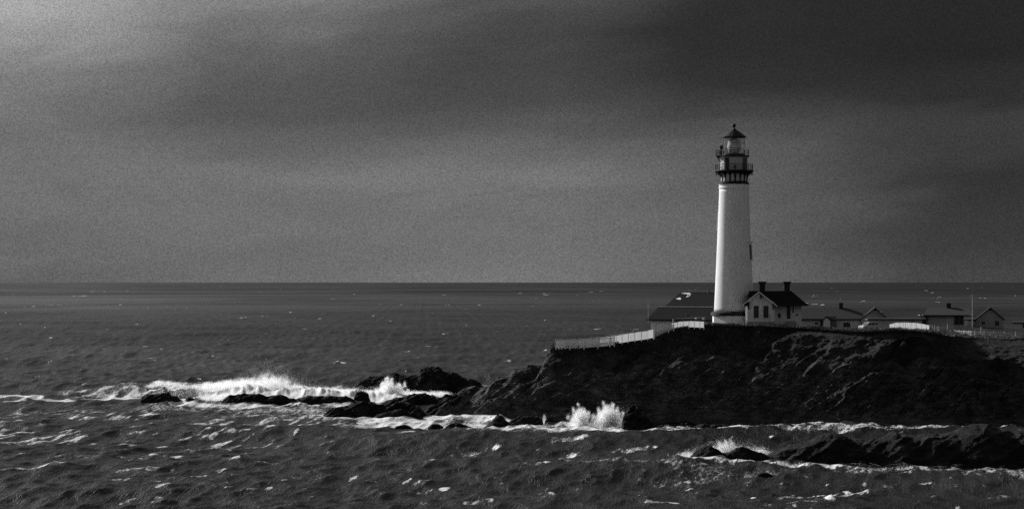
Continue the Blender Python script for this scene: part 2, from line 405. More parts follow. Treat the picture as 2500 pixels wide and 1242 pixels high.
    rip = t.noise(mp((1.0, .16, .5), 10), 3.4, 5, .62, .4)
    rip2 = t.noise(mp((1.0, .2, .5), 12), .55, 3, .55)
    hgt_ = t.m('ADD', t.m('MULTIPLY', rip, .75), t.m('MULTIPLY', rip2, 1.0))
    bump = t.n('ShaderNodeBump', {'Strength': 1.0, 'Distance': .58, 'Height': hgt_})
    wv = t.m('MULTIPLY', t.m('MULTIPLY', t.smooth(gust_shade, .36, .66, .5, 1.6), t.smooth(lines, .3, .7, .5, 1.5)), t.m('MULTIPLY', shade_band, .018))
    sp = t.m('MULTIPLY', t.m('MULTIPLY', t.smooth(gust_shade, .36, .64, .7, 1.3), t.smooth(lines, .3, .7, .55, 1.45)), t.m('MULTIPLY', shade_band, .28))
    pw = t.n('ShaderNodeBsdfPrincipled', {'Base Color': t.n('ShaderNodeCombineXYZ', {0: wv, 1: wv, 2: wv}).outputs[0], 'Roughness': t.smooth(gust_shade, .35, .65, .36, .26),
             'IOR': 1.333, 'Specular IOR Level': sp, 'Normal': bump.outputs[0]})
    fb = t.n('ShaderNodeBump', {'Strength': .6, 'Distance': .2, 'Height': t.m('ADD', nf, t.m('MULTIPLY', nfine, .3))})
    fd = t.n('ShaderNodeBsdfDiffuse', {0: (.93, .93, .93, 1), 1: 0.0, 2: fb.outputs[0]})
    ft = t.n('ShaderNodeBsdfTranslucent', {0: (.93, .93, .93, 1), 1: fb.outputs[0]})
    fo = t.n('ShaderNodeMixShader', {0: .08, 1: fd.outputs[0], 2: ft.outputs[0]})
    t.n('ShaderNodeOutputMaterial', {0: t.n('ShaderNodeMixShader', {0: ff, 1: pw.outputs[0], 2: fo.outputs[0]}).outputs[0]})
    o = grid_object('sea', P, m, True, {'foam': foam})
    tag(o, 'dark choppy sea flecked with white foam', 'sea', kind='structure')
make_sea()

# ------------------------------------------------------------------ headland
def rock_material(name, rock, grass=None):  # beds tilt up to the right
    m = bpy.data.materials.new(name); m.use_nodes = True; t = NT(m.node_tree)
    pos = t.n('ShaderNodeNewGeometry').outputs['Position']
    strat = t.n('ShaderNodeMapping', {0: pos, 2: (0, R(28), 0), 3: (.35, .35, 1.8)}).outputs[0]
    ns = t.noise(strat, 1.2, 7, .68, .6)
    nb = t.noise(pos, .35, 5, .6)
    c = t.m('MULTIPLY', t.ramp(ns, [(.3, rock * .35), (.5, rock * .9), (.62, rock * 1.6), (.72, rock * 3.0)], 'LINEAR'), t.smooth(nb, .3, .7, .55, 1.5))
    hb = t.noise(strat, 3.0, 6, .7)
    if grass:
        ga = t.n('ShaderNodeAttribute', attribute_name='grass').outputs['Fac']
        ng = t.noise(pos, 1.6, 8, .75, .5); ng2 = t.noise(pos, .22, 4, .6)
        gc = t.m('MULTIPLY', t.ramp(ng, [(.3, grass * .35), (.5, grass), (.7, grass * 2.0)], 'LINEAR'), t.smooth(ng2, .35, .65, .55, 1.5))
        gf = t.smooth(t.m('ADD', ga, t.m('MULTIPLY', t.m('SUBTRACT', nb, .5), .9)), .4, .6)
        c = t.mix(gf, c, gc); hb = t.mix(gf, hb, ng)
    bp = t.n('ShaderNodeBump', {'Strength': 1.0, 'Distance': .7, 'Height': hb})
    p = t.n('ShaderNodeBsdfPrincipled', {'Base Color': t.n('ShaderNodeCombineXYZ', {0: c, 1: c, 2: c}).outputs[0], 'Roughness': .85,
            'Specular IOR Level': .10, 'Normal': bp.outputs[0]})
    t.n('ShaderNodeOutputMaterial', {0: p.outputs[0]})
    MAT[name] = m
    return m
rock_material('cliff', .070, .026)
rock_material('wet_rock', .023)

SIL = tab([(1060, 1012), (1085, 985), (1110, 966), (1135, 945), (1160, 941), (1172, 948), (1200, 938), (1215, 920), (1240, 918), (1262, 900), (1300, 892), (1326, 888), (1333, 876), (1336, 864), (1341, 860), (1344, 850), (1350, 846), (1362, 845), (1410, 846),
           (1480, 841), (1520, 833), (1560, 824), (1600, 814), (1640, 803), (1680, 796), (1720, 793), (1800, 794), (1880, 796), (1950, 799), (2000, 803), (2060, 808), (2110, 809),
           (2200, 806), (2260, 810), (2300, 817), (2350, 824), (2420, 827), (2500, 828), (2750, 835)])
FOOT = tab([(1060, 1014), (1100, 1013), (1200, 1017), (1300, 1018), (1400, 1019), (1530, 1020), (1600, 1021), (1700, 1023), (1800, 1025), (1900, 1028), (2000, 1031), (2100, 1035), (2300, 1040), (2400, 1038), (2500, 1036), (2750, 1038)])
RUN = tab([(1060, 3), (1110, 6), (1200, 8), (1300, 9), (1345, 8), (1500, 9), (1700, 9.5), (1900, 10), (2100, 11), (2300, 18), (2350, 30), (2750, 32)])
def smoothed(f, r):
    ks = np.linspace(-r, r, 15); wt = np.exp(-(ks / r * 1.6) ** 2); wt /= wt.sum()
    return lambda p: sum(f(np.asarray(p, float) + k) * q for k, q in zip(ks, wt))
FOOT = smoothed(FOOT, 70); RUN = smoothed(RUN, 40)
BACKROW = tab([(1060, 1000), (1110, 960), (1200, 925), (1345, 838), (1480, 834), (1560, 824), (1640, 812), (1700, 803), (1760, 797), (1800, 795), (1900, 797), (2000, 799), (2100, 802), (2200, 799), (2260, 797), (2330, 793), (2400, 799), (2500, 805), (2750, 815)])
BACKY = tab([(1060, 3), (1110, 3), (1200, 4), (1335, 5), (1350, 25), (1480, 45), (1640, 90), (1750, 120), (2750, 140)])

def ground_z(p, Y):
    """height of the plateau at bearing p and depth Y"""
    p = np.asarray(p, float); Y = np.asarray(Y, float)
    Ye = wy(FOOT(p)) + RUN(p)
    u = np.clip((Y - Ye) / np.maximum(495 - Ye, 5), 0, 1)
    row = SIL(p) + (BACKROW(p) - SIL(p)) * u
    yy = np.minimum(Y, 505)
    return EYE - (row - HZ) / F * yy

def make_headland():
    ps = np.arange(1055, 2760, 1.05)
    tf = np.linspace(-.06, 1, 330); nb1 = 110; nb2 = 24
    T = np.arange(len(tf) + nb1 + nb2)
    Pg, _ = np.meshgrid(ps, T); n0 = len(tf)
    Pg0 = Pg
    Yf = wy(FOOT(ps)); Ye = Yf + RUN(ps); Ze = EYE - (SIL(ps) - HZ) / F * Ye
    bench = sstep(2290, 2370, ps)
    Yg = np.zeros(Pg.shape); Zg = np.zeros(Pg.shape)
    tt = np.array([-.06, 0, .25, .5, .75, 1.0])
    gA = np.array([-.12, 0, .24, .50, .76, 1.0]); hA = np.array([-.14, 0, .27, .53, .79, 1.0])
    gB = np.array([-.06, 0, .10, .22, .38, 1.0]); hB = np.array([-.14, 0, .27, .53, .80, 1.0])
    ga, ha, gb, hb = [np.interp(tf, tt, a) for a in (gA, hA, gB, hB)]
    for j in range(n0):
        g = ga[j] + (gb[j] - ga[j]) * bench; h = ha[j] + (hb[j] - ha[j]) * bench
        pe = ps + 55 * (1 - tf[j]) * sstep(1400, 1330, ps) + 9 * vnoise(ps / 30, ps * 0 + tf[j] * 8, seed=133) * (1 - tf[j])
        Yg[j] = Yf + (Ye - Yf) * g; Zg[j] = np.where(h > 0, np.minimum(EYE - (SIL(pe) - HZ) / F * Ye, Ze / np.maximum(h, .25) - .25 * (1 - h)), Ze) * h
    By = BACKY(ps)
    for j in range(nb1):
        u = ((j + 1) / nb1) ** 1.3
        Yg[n0 + j] = Ye + By * u; Zg[n0 + j] = ground_z(ps, Yg[n0 + j])
    Yl, Zl = Yg[n0 + nb1 - 1], Zg[n0 + nb1 - 1]
    for j in range(nb2):
        u = (j + 1) / nb2
        Yg[n0 + nb1 + j] = Yl + 16 * u; Zg[n0 + nb1 + j] = Zl * (1 - u ** .8) - 2.5 * u
    t = np.concatenate([tf, 1 + np.linspace(0, 1, nb1), np.full(nb2, 2.0)])[:, None] * np.ones_like(Pg)
    Xg = (Pg - 1250) / F * Yg
    # relief across the slope
    slope = sstep(0, .2, t) * sstep(1.02, .9, t)
    tipw = sstep(1380, 1300, Pg)                     # bare rock towards the point
    rockw = np.maximum(sstep(.72, .36, t + .22 * fbm(Xg / 7, Zg / 5, oc=3, seed=91)), tipw)
    rockw = rockw * (1 - sstep(2290, 2370, Pg) * sstep(.42, .55, t))
    s1, c1 = math.sin(R(32)), math.cos(R(32))
    a = Xg * c1 + Zg * s1; b = -Xg * s1 + Zg * c1     # along and across the tilted beds
    big = fbm(Xg / 22 + .35 * t, t * 1.2, oc=3, seed=101)
    gully = fbm(Xg / 9 - .6 * t, t * .9 + Yg / 60, oc=3, seed=103, ridged=True)
    bed = fbm(a / 6.5, b / 1.7, Yg / 6, oc=5, seed=105, ridged=True, gain=.58)
    crag = fbm(Xg / 2.6, Zg / 2.0, Yg / 2.6, oc=4, seed=107, gain=.6)
    turf = fbm(Xg / 3.2, Zg / 2.2 + Yg / 9, Yg / 4, oc=4, seed=109, gain=.6)
    led = b / 1.35 + .55 * fbm(a / 7, b / 3, Yg / 7, oc=3, seed=121) + .35 * big
    saw = (led - np.floor(led)); saw = np.where(saw < .8, saw / .8, (1 - saw) / .2) - .5
    led2 = b / .52 + 1.1 * fbm(a / 3, b / 2, Yg / 3, oc=3, seed=123)
    saw2 = (led2 - np.floor(led2)); saw2 = np.where(saw2 < .75, saw2 / .75, (1 - saw2) / .25) - .5
    blk = np.floor(a / 2.3 + .8 * vnoise(a / 3, b / 3, seed=125) + .5 * np.floor(led)); chip = _h(blk, np.floor(led), blk * 0, 127)
    ledge = rockw * (.55 * saw + .22 * saw2 + .28 * chip) * (.45 + .55 * sstep(-.3, .3, fbm(Xg / 9, Zg / 6, oc=2, seed=129)))
    d = 1.0 * ledge + 1.7 * big + 1.7 * (gully - .3) * (.4 + .6 * sstep(1.0, .5, t)) + rockw * (1.5 * bed + 1.35 * crag) + (1 - rockw) * 1.05 * turf
    # buttresses: the ground right of each line stands out towards the viewer, its flank catching the sun
    def fold(pts, amt, wid, reach):
        tl = [q[1] for q in pts]; pl = [q[0] for q in pts]
        o = np.argsort(tl); line = np.interp(t, np.array(tl)[o], np.array(pl)[o])
        q = Pg - line - 22 * fbm(t * 6, Pg / 60, oc=4, seed=int(pts[0][0]))
        win = sstep(min(tl) - .12, min(tl) + .06, t) * sstep(max(tl) + .10, max(tl) - .02, t)
        return .42 * amt * win * sstep(0, wid * .7, q) * sstep(reach * .7, wid, q)
    d += fold([(1930, .93), (1895, .80), (1865, .66), (1835, .52), (1832, .42), (1800, .36)], 2.6, 12, 200)
    d += fold([(2012, .72), (1998, .62), (1975, .54), (1940, .46)], 2.0, 16, 110)
    d += fold([(2230, .93), (2190, .70), (2140, .50), (2060, .30)], 2.2, 18, 160)
    d += fold([(2380, .72), (2300, .55), (2260, .40), (2170, .22)], 2.4, 18, 150)
    d += fold([(1560, .80), (1520, .62), (1480, .50), (1440, .42), (1380, .25)], 2.2, 16, 150)
    d += fold([(1660, .78), (1630, .60), (1600, .45), (1560, .30)], 1.8, 16, 120)
    d += fold([(1455, .62), (1425, .46), (1370, .30), (1300, .2)], 1.8, 14, 110)
    d += fold([(1790, .55), (1740, .40), (1690, .25), (1640, .12)], 1.8, 16, 120)
    d += fold([(1300, .72), (1240, .48), (1190, .28), (1150, .1)], 1.7, 14, 90)
    d += fold([(2480, .5), (2462, .4), (2448, .3)], 2.0, 10, 120)
    d *= slope
    run = (RUN(Pg)); d *= np.clip(run / 14, .3, 1.1)
    Yg = Yg - .78 * d; Zg = Zg + .50 * d * sstep(1.0, .8, t)
    # rough skyline and plateau hummocks
    edge = np.exp(-((t - 1.0) / .05) ** 2)
    Zg += edge * (.30 * fbm(Xg / 1.4, Yg / 3, oc=5, seed=111) + tipw * .75 * fbm(Xg / 1.4, Yg / 3, oc=4, seed=113))
    plat = sstep(1.0, 1.06, t) * sstep(2.0, 1.95, t)
    Zg += plat * .16 * fbm(Xg / 5, Yg / 7, oc=4, seed=115)
    # a dark mound of turf before the far cottages
    Zg += .9 * np.exp(-((Pg - 2340) / 70) ** 2 - ((Yg - 462) / 9) ** 2) + .55 * np.exp(-((Pg - 2440) / 60) ** 2 - ((Yg - 466) / 9) ** 2)
    Xg = (Pg - 1250) / F * (Ye + 0 * Yg) * 0 + (Pg - 1250) / F * np.concatenate([Yg[:n0], Yg[n0:]]) + slope * .35 * crag
    grass = np.where(t > .97, 1.0, 1 - rockw) * (1 - tipw * .9)
    o = grid_object('headland', np.stack([Xg, Yg, Zg], -1), MAT['cliff'], True, {'grass': grass})
    tag(o, 'dark rocky headland with turf on top', 'headland', kind='structure')
make_headland()
def make_turf():
    n = 42000; rg = np.random.default_rng(17)
    p = rg.uniform(1345, 2600, n); Ye = wy(FOOT(p)) + RUN(p); u = rg.uniform(0, 1, n) ** 2.2; Y = Ye - .4 + u * np.minimum(np.where(p < 1640, 22, 50), 60)
    h = rg.uniform(.12, .42, n) * (.6 + .8 * sstep(-.2, .5, vnoise(p / 22, Y / 5, seed=19))); x = X(p, Y); z = ground_z(p, Y) - .12
    a = rg.uniform(0, 6.28, n); wd = rg.uniform(.05, .13, n); lx, ly = rg.normal(.12, .12, n), rg.normal(0, .12, n)
    V = np.stack([np.stack([x - wd * np.cos(a), Y - wd * np.sin(a), z], -1), np.stack([x + wd * np.cos(a), Y + wd * np.sin(a), z], -1), np.stack([x + lx, Y + ly, z + .12 + h], -1)], 1).reshape(-1, 3)
    me = bpy.data.meshes.new('turf_grass'); me.vertices.add(3 * n); me.vertices.foreach_set('co', V.reshape(-1).astype(np.float32))
    me.loops.add(3 * n); me.loops.foreach_set('vertex_index', np.arange(3 * n, dtype=np.int32)); me.polygons.add(n); me.polygons.foreach_set('loop_start', (np.arange(n) * 3).astype(np.int32)); me.update(calc_edges=True)
    o = bpy.data.objects.new('turf_grass', me); COL.objects.link(o); me.materials.append(mat('grass_blade', .095, .5, 1.2, .8, .2)); tag(o, 'short dark grass fringing the top of the bluff', 'grass', kind='stuff')
make_turf()
def gz(p, Y): return float(ground_z(p, Y))

# ------------------------------------------------------------------ rocks in the surf
def rock(name, sil, base, depth, label, seed, cat='rock', group=None, rough=1.0):
    """a reef: skyline given along bearings, waterline at row base, running depth metres back"""
    Y0 = wy(base); p0, p1 = sil[0][0], sil[-1][0]; f = tab(sil)
    n = max(26, int((p1 - p0) / 1.4)); ps = np.linspace(p0, p1, min(n, 420)); v = np.linspace(-1, 1, 70)
    V, Pg = np.meshgrid(v, ps, indexing='ij')
    Yc = Y0 + depth * .5
    Xg = (Pg - 1250) / F * Yc; top = np.maximum(EYE - (f(Pg) - HZ) / F * Yc, -1)
    wv = 1 + .22 * vnoise(Xg / 5, V * 0, seed=seed)
    prof = np.clip(1 - np.abs(V) ** 2.1, 0, 1) ** .75
    Yg = Yc + V * depth * .55 * wv
    Zg = -1.4 + (top + 1.4) * prof
    s1, c1 = math.sin(R(28)), math.cos(R(28)); a = Xg * c1 + Zg * s1; b = -Xg * s1 + Zg * c1
    bed = fbm(a / 3.5, b / .9, Yg / 3.5, oc=4, seed=seed + 3, ridged=True, gain=.6)
    cr = fbm(Xg / 1.3, Zg / 1.1, Yg / 1.6, oc=5, seed=seed + 7, gain=.62)
    side = sstep(0, .12, 1 - np.abs(V)); k = rough * np.clip((top + .5) / 2.2, .15, 1)
    led = b / .8 + .6 * fbm(a / 4, b / 2, Yg / 4, oc=3, seed=seed + 15); saw = led - np.floor(led); saw = np.where(saw < .8, saw / .8, (1 - saw) / .2) - .5
    Yg = Yg - k * (.8 * bed + .45 * saw) * side
    Zg = Zg + k * (.28 * bed + .42 * cr) * side
    Xg = Xg + .3 * k * fbm(Xg / 1.7 + 9, Zg / 1.5, Yg / 2, oc=3, seed=seed + 11) * side
    o = grid_object(name, np.stack([Xg, Yg, Zg], -1)[::1], MAT['wet_rock'], True)
    return tag(o, label, cat, group)
G = 'rocks standing in the surf'
rock('sea_stack', [(858, 968), (868, 938), (885, 926), (905, 922), (940, 920), (965, 912), (1000, 918), (1020, 916), (1028, 900), (1040, 897), (1072, 897), (1090, 907), (1115, 910), (1130, 922), (1160, 927), (1180, 945), (1200, 962), (1215, 975)], 966, 9,
     'high dark sea rock behind the breaker, beyond the tip of the headland', 201, group=G)
rock('reef_rock', [(338, 992), (346, 968), (362, 962), (385, 962), (412, 959), (420, 966), (432, 967), (440, 975), (452, 978), (462, 969), (472, 972), (484, 985), (494, 994)], 988, 4,
     'small black rock at the outer end of the reef, foam on both sides', 211, group=G, rough=.7)
rock('reef_rock', [(522, 994), (540, 980), (560, 964), (575, 962), (598, 958), (615, 963), (632, 962), (650, 968), (668, 965), (690, 964), (705, 970), (722, 974), (740, 968), (775, 965), (800, 966), (825, 969), (845, 968), (862, 974), (880, 978), (915, 982), (925, 990)], 988, 4.5,
     'long low black reef below the breaking roller', 221, group=G, rough=.7)
rock('reef_boulder', [(862, 984), (866, 966), (872, 958), (882, 955), (893, 957), (901, 962), (902, 972), (908, 986)], 987, 2.2,
     'rounded dark boulder on the inner end of the long low reef', 231, 'boulder', group=G, rough=.5)
rock('reef_rock', [(922, 986), (950, 976), (985, 968), (1010, 962), (1035, 962), (1060, 968), (1078, 970), (1090, 962), (1105, 966), (1140, 975), (1150, 990)], 994, 7,
     'low dark rock ridge joining the sea rocks to the tip of the headland', 241, group=G)
rock('shore_rock', [(790, 1012), (808, 998), (830, 992), (850, 990), (862, 985), (880, 980), (905, 982), (925, 990), (950, 985), (985, 980), (1005, 985), (1025, 996), (1040, 1010), (1050, 1022)], 1019, 6,
     'broad jagged black rock in white water left of the headland tip', 251, group=G)
rock('shore_rock', [(905, 1026), (920, 1012), (950, 1004), (985, 1000), (1020, 1008), (1036, 1022)], 1022, 2.5,
     'flat black rock shelf at the foot of the broad jagged rock', 255, group=G)
rock('shore_rock', [(1020, 1020), (1045, 996), (1070, 986), (1090, 974), (1112, 968), (1135, 970), (1160, 986), (1185, 1000), (1200, 1018)], 1013, 5,
     'dark rock at the waterline just under the headland tip', 257, group=G)
rock('wave_washed_rock', [(958, 1050), (968, 1040), (985, 1036), (1000, 1039), (1014, 1048)], 1046, 2, 'tiny dark rock awash, set apart in front of the white surf', 261, group=G, rough=.6)
rock('wave_washed_rock', [(1045, 1042), (1055, 1035), (1070, 1034), (1082, 1041)], 1038, 1.6, 'tiny dark rock awash, middle of the three low ones', 263, group=G, rough=.6)
rock('wave_washed_rock', [(1082, 1046), (1098, 1034), (1115, 1031), (1135, 1036), (1158, 1045)], 1042, 2.2, 'low dark rock awash nearest the headland', 265, group=G, rough=.6)
rock('shore_rock', [(1180, 1044), (1190, 1036), (1200, 1028), (1208, 1018), (1216, 1013), (1226, 1016), (1234, 1024), (1244, 1032), (1256, 1044)], 1037, 3.5, 'pointed black rock in the foam under the headland', 271, group=G)
rock('shore_rock', [(1236, 1040), (1246, 1026), (1268, 1016), (1300, 1014), (1322, 1018), (1330, 1034)], 1032, 3.5, 'flat topped black rock beside the pointed one', 273, group=G)
rock('shore_rock', [(1512, 1054), (1522, 1020), (1535, 996), (1552, 991), (1570, 1000), (1582, 1018), (1598, 1034), (1622, 1048)], 1048, 4, 'big black block of rock right of the white splash', 281, group=G)
rock('shore_rock', [(1596, 1050), (1606, 1040), (1618, 1036), (1630, 1046)], 1044, 1.6, 'small dark rock trailing the big block by the splash', 283, group=G, rough=.6)
rock('shore_boulder', [(1968, 1060), (1974, 1046), (1984, 1041), (1996, 1042), (2006, 1048), (2014, 1052), (2024, 1060)], 1055, 2.2, 'dark boulder in the foam at the middle of the cliff foot', 285, 'boulder', group=G, rough=.5)
rock('shore_rock', [(1660, 1056), (1680, 1046), (1710, 1036), (1745, 1036), (1800, 1040), (1815, 1050), (1850, 1046), (1900, 1044), (1930, 1050), (1945, 1058)], 1054, 4, 'long black ledge at the foot of the cliff under the lighthouse', 287, group=G)
rock('near_ridge', [(1846, 1146), (1858, 1124), (1874, 1110), (1896, 1098), (1925, 1090), (1950, 1083), (1975, 1076), (2000, 1064), (2020, 1059), (2045, 1059), (2062, 1066), (2080, 1073), (2120, 1071), (2150, 1068), (2170, 1058), (2185, 1052), (2205, 1061), (2235, 1064), (2260, 1058), (2300, 1060), (2330, 1054), (2350, 1044), (2375, 1036),
                    (2400, 1034), (2440, 1046), (2465, 1054), (2490, 1052), (2520, 1046), (2600, 1030), (2750, 1020)], 1139, 12, 'long black ridge of rock lying nearest, running out of the picture on the right', 291, rough=.55)
rock('near_rock', [(1660, 1146), (1678, 1126), (1692, 1104), (1708, 1091), (1738, 1088), (1752, 1096), (1764, 1106), (1780, 1106), (1795, 1096), (1812, 1091), (1835, 1100), (1860, 1104), (1880, 1112), (1905, 1130), (1918, 1146)], 1139, 4.5,
     'jagged black rock at the seaward end of the nearest ridge', 295, group=G, rough=.6)
rock('near_rock', [(2432, 1146), (2442, 1134), (2465, 1131), (2488, 1136), (2496, 1146)], 1143, 1.6, 'little black rock in foam below the right end of the nearest ridge', 297, group=G, rough=.5)
rock('near_rock', [(1842, 1164), (1856, 1155), (1872, 1153), (1888, 1160), (1894, 1166)], 1162, 1.2, 'tiny dark rock awash in the foreground below the nearest ridge', 299, group=G, rough=.4)

# ------------------------------------------------------------------ spray
def spray_material():
    m = bpy.data.materials.new('spray'); m.use_nodes = True; t = NT(m.node_tree)
    nz = t.noise(t.n('ShaderNodeNewGeometry').outputs['Position'], .8, 3)
    c = t.m('MULTIPLY_ADD', nz, .02, .96); cc = t.n('ShaderNodeCombineXYZ', {0: c, 1: c, 2: c}).outputs[0]
    d = t.n('ShaderNodeBsdfDiffuse', {0: cc}); tr = t.n('ShaderNodeBsdfTranslucent', {0: cc})
    t.n('ShaderNodeOutputMaterial', {0: t.n('ShaderNodeMixShader', {0: .6, 1: d.outputs[0], 2: tr.outputs[0]}).outputs[0]})
    MAT['spray'] = m
spray_material()
def droplets(name, pts, rad, label):
    pts = np.asarray(pts, float); n = len(pts)
    base = np.array([(1, 1, 1), (1, -1, -1), (-1, 1, -1), (-1, -1, 1)], float) * .75
    ang = RNG.uniform(0, 6.28, (n, 3)); ca, sa = np.cos(ang), np.sin(ang)
    b = np.repeat(base[None], n, 0)
    for ax in (0, 2):
        i, j = (ax + 1) % 3, (ax + 2) % 3
        c, s = ca[:, ax, None], sa[:, ax, None]
        bi, bj = b[:, :, i].copy(), b[:, :, j].copy(); b[:, :, i] = bi * c - bj * s; b[:, :, j] = bi * s + bj * c
    co = (pts[:, None] + b * np.asarray(rad)[:, None, None]).reshape(-1, 3)
    f = np.array([(0, 1, 2), (0, 3, 1), (0, 2, 3), (1, 3, 2)])
    q = (np.arange(n)[:, None, None] * 4 + f[None]).reshape(-1, 3); nf = len(q)
    me = bpy.data.meshes.new(name); me.vertices.add(len(co)); me.vertices.foreach_set('co', co.reshape(-1).astype(np.float32))
    me.loops.add(nf * 3); me.loops.foreach_set('vertex_index', q.reshape(-1).astype(np.int32))
    me.polygons.add(nf); me.polygons.foreach_set('loop_start', (np.arange(nf) * 3).astype(np.int32)); me.update(calc_edges=True)
    o = bpy.data.objects.new(name, me); COL.objects.link(o); me.materials.append(MAT['spray'])
    return tag(o, label, 'spray', kind='stuff')
def burst(env, Y, dy, n, r0=.03, r1=.10, fall=1.6, feather=.35):
    """droplets under an envelope [(p, base row, top row)], thinning towards its top"""
    ps = [e[0] for e in env]; bs = [e[1] for e in env]; ts = [e[2] for e in env]
    p = RNG.uniform(ps[0], ps[-1], n * 3); b = np.interp(p, ps, bs); t = np.interp(p, ps, ts)
    keep = RNG.uniform(0, 1, n * 3) < np.clip((b - t) / np.max(np.array(bs) - np.array(ts)), .02, 1); p, b, t = p[keep][:n], b[keep][:n], t[keep][:n]
    k = len(p); h = RNG.uniform(0, 1, k) ** fall
    lump = fbm(p / 9, h * 2.5, oc=4, seed=int(ps[0]) + 1); h = np.clip(h * (1 + .55 * lump), 0, 1.6)
    h = h + np.abs(RNG.normal(0, feather * .25, k)) * (RNG.uniform(0, 1, k) < .35)
    y = b + (t - b) * h; YY = Y + RNG.normal(0, dy, k)
    rad = r0 + (r1 - r0) * RNG.uniform(0, 1, k) ** 2 * np.clip(1.3 - h, .15, 1)
    return np.stack([(p - 1250) / F * YY, YY, EYE - (y - HZ) / F * Y], -1), rad
def plume(p, yb, h, w_, n, Y, lean=0.0, jets=26, r0=.02, r1=.07, seed=0):
    rg = np.random.default_rng(seed); out = []; rr = []
    for j in range(jets):
        a = rg.normal(0, .55); hh = h * (1 - .35 * abs(a)) * rg.uniform(.45, 1.0); dx = w_ * a + lean * hh; m_ = int(n / jets * rg.uniform(.5, 1.5))
        q = rg.uniform(0, 1, m_) ** .75; sp = .04 + .16 * q
        pp = p + rg.normal(0, w_ * .12) + dx * q + rg.normal(0, 1, m_) * sp * w_; yy = yb - hh * (1 - (1 - q) ** 1.7) + rg.normal(0, 1, m_) * sp * h * .5
        YY = Y + rg.normal(0, .9, m_); yy = np.minimum(yy, yb + 3)
        out.append(np.stack([(pp - 1250) / F * YY, YY, EYE - (yy - HZ) / F * Y], -1)); rr.append((r0 + (r1 - r0) * rg.uniform(0, 1, m_) ** 2) * (1.15 - .6 * q))
    return np.concatenate(out), np.concatenate(rr)
def mist(parent, lobes, Y, dep, D, ybase, g=.62, nscale=.9, rate=.06):
    """airborne mist: lobes (p, row, half width px, half height px, weight) of scattering fog inside a hull that follows them"""
    k = Y / F
    m = bpy.data.materials.new('mist'); m.use_nodes = True; t = NT(m.node_tree)
    pos = t.n('ShaderNodeNewGeometry').outputs['Position']
    nz = t.noise(pos, nscale, 5, .65, .4); sm = None
    pos2 = t.n('ShaderNodeVectorMath', {0: pos, 1: t.n('ShaderNodeVectorMath', {1: (1.6, 1.6, 1.6), 0: t.n('ShaderNodeVectorMath', {0: t.n('ShaderNodeTexNoise', {'Vector': pos, 'Scale': .7, 'Detail': 5, 'Roughness': .65}).outputs[1], 1: (.5, .5, .5)}, operation='SUBTRACT').outputs[0]}, operation='MULTIPLY').outputs[0]}, operation='ADD').outputs[0]
    for p, y, rx, ry, wt in lobes:
        q = t.n('ShaderNodeVectorMath', {0: pos2, 1: (X(p, Y), Y, Z(y, Y))}, operation='SUBTRACT').outputs[0]
        q = t.n('ShaderNodeVectorMath', {0: q, 1: (1 / (rx * k), 1 / dep, 1 / (ry * k))}, operation='MULTIPLY').outputs[0]
        q = t.n('ShaderNodeVectorMath', {0: q, 1: q}, operation='DOT_PRODUCT').outputs['Value']
        e = t.m('MULTIPLY', t.m('EXPONENT', t.m('MULTIPLY', q, -1.0)), wt)
        sm = e if sm is None else t.m('ADD', sm, e)
    core = t.m('MAXIMUM', t.m('SUBTRACT', sm, t.m('MULTIPLY_ADD', t.m('SUBTRACT', nz, .5), 3.4, .22)), 0.0)
    den = t.m('MULTIPLY', t.m('MULTIPLY', core, t.smooth(sm, .09, .42)), D)
    v = t.n('ShaderNodeVolumePrincipled', {'Color': (.98, .98, .98, 1), 'Density': den, 'Anisotropy': g})
    o_ = t.n('ShaderNodeOutputMaterial'); t.t.links.new(v.outputs[0], o_.inputs['Volume'])
    m.cycles.volume_step_rate = rate
    # hull
    p0 = min(l[0] - 1.6 * l[2] for l in lobes); p1 = max(l[0] + 1.6 * l[2] for l in lobes)
    ps = np.linspace(p0, p1, 40); n = 16; vs = []; fs = []
    for i, p in enumerate(ps):
        top = ybase - 1
        for lp, ly, rx, ry, wt in lobes:
            f = max(0, 1 - ((p - lp) / (1.65 * rx)) ** 2); top = min(top, ly - 1.6 * ry * math.sqrt(f) if f > 0 else top)
        zt, zb = Z(top, Y), Z(ybase + 2, Y); zc, rz_ = (zt + zb) / 2, (zt - zb) / 2; e = max(.12, min(1, 4 * min(i + .3, 39.3 - i) / 39) ** .5)
        for j in range(n):
            a_ = 2 * math.pi * j / n; vs.append((X(p, Y), Y + dep * 1.7 * e * math.cos(a_), zc + rz_ * math.sin(a_) * (1 if top < ybase - 1 else 1)))
    for i in range(39):
        for j in range(n): fs.append((i * n + j, (i + 1) * n + j, (i + 1) * n + (j + 1) % n, i * n + (j + 1) % n))
    fs += [tuple(range(n)), tuple(range(39 * n + n - 1, 39 * n - 1, -1))]
    o = MB().add(vs, fs).build('mist', m, parent)
    import bmesh
    bm = bmesh.new(); bm.from_mesh(o.data); bmesh.ops.recalc_face_normals(bm, faces=bm.faces); bm.to_mesh(o.data); bm.free()
    return o
def cat(*bs): return np.concatenate([b[0] for b in bs]), np.concatenate([b[1] for b in bs])
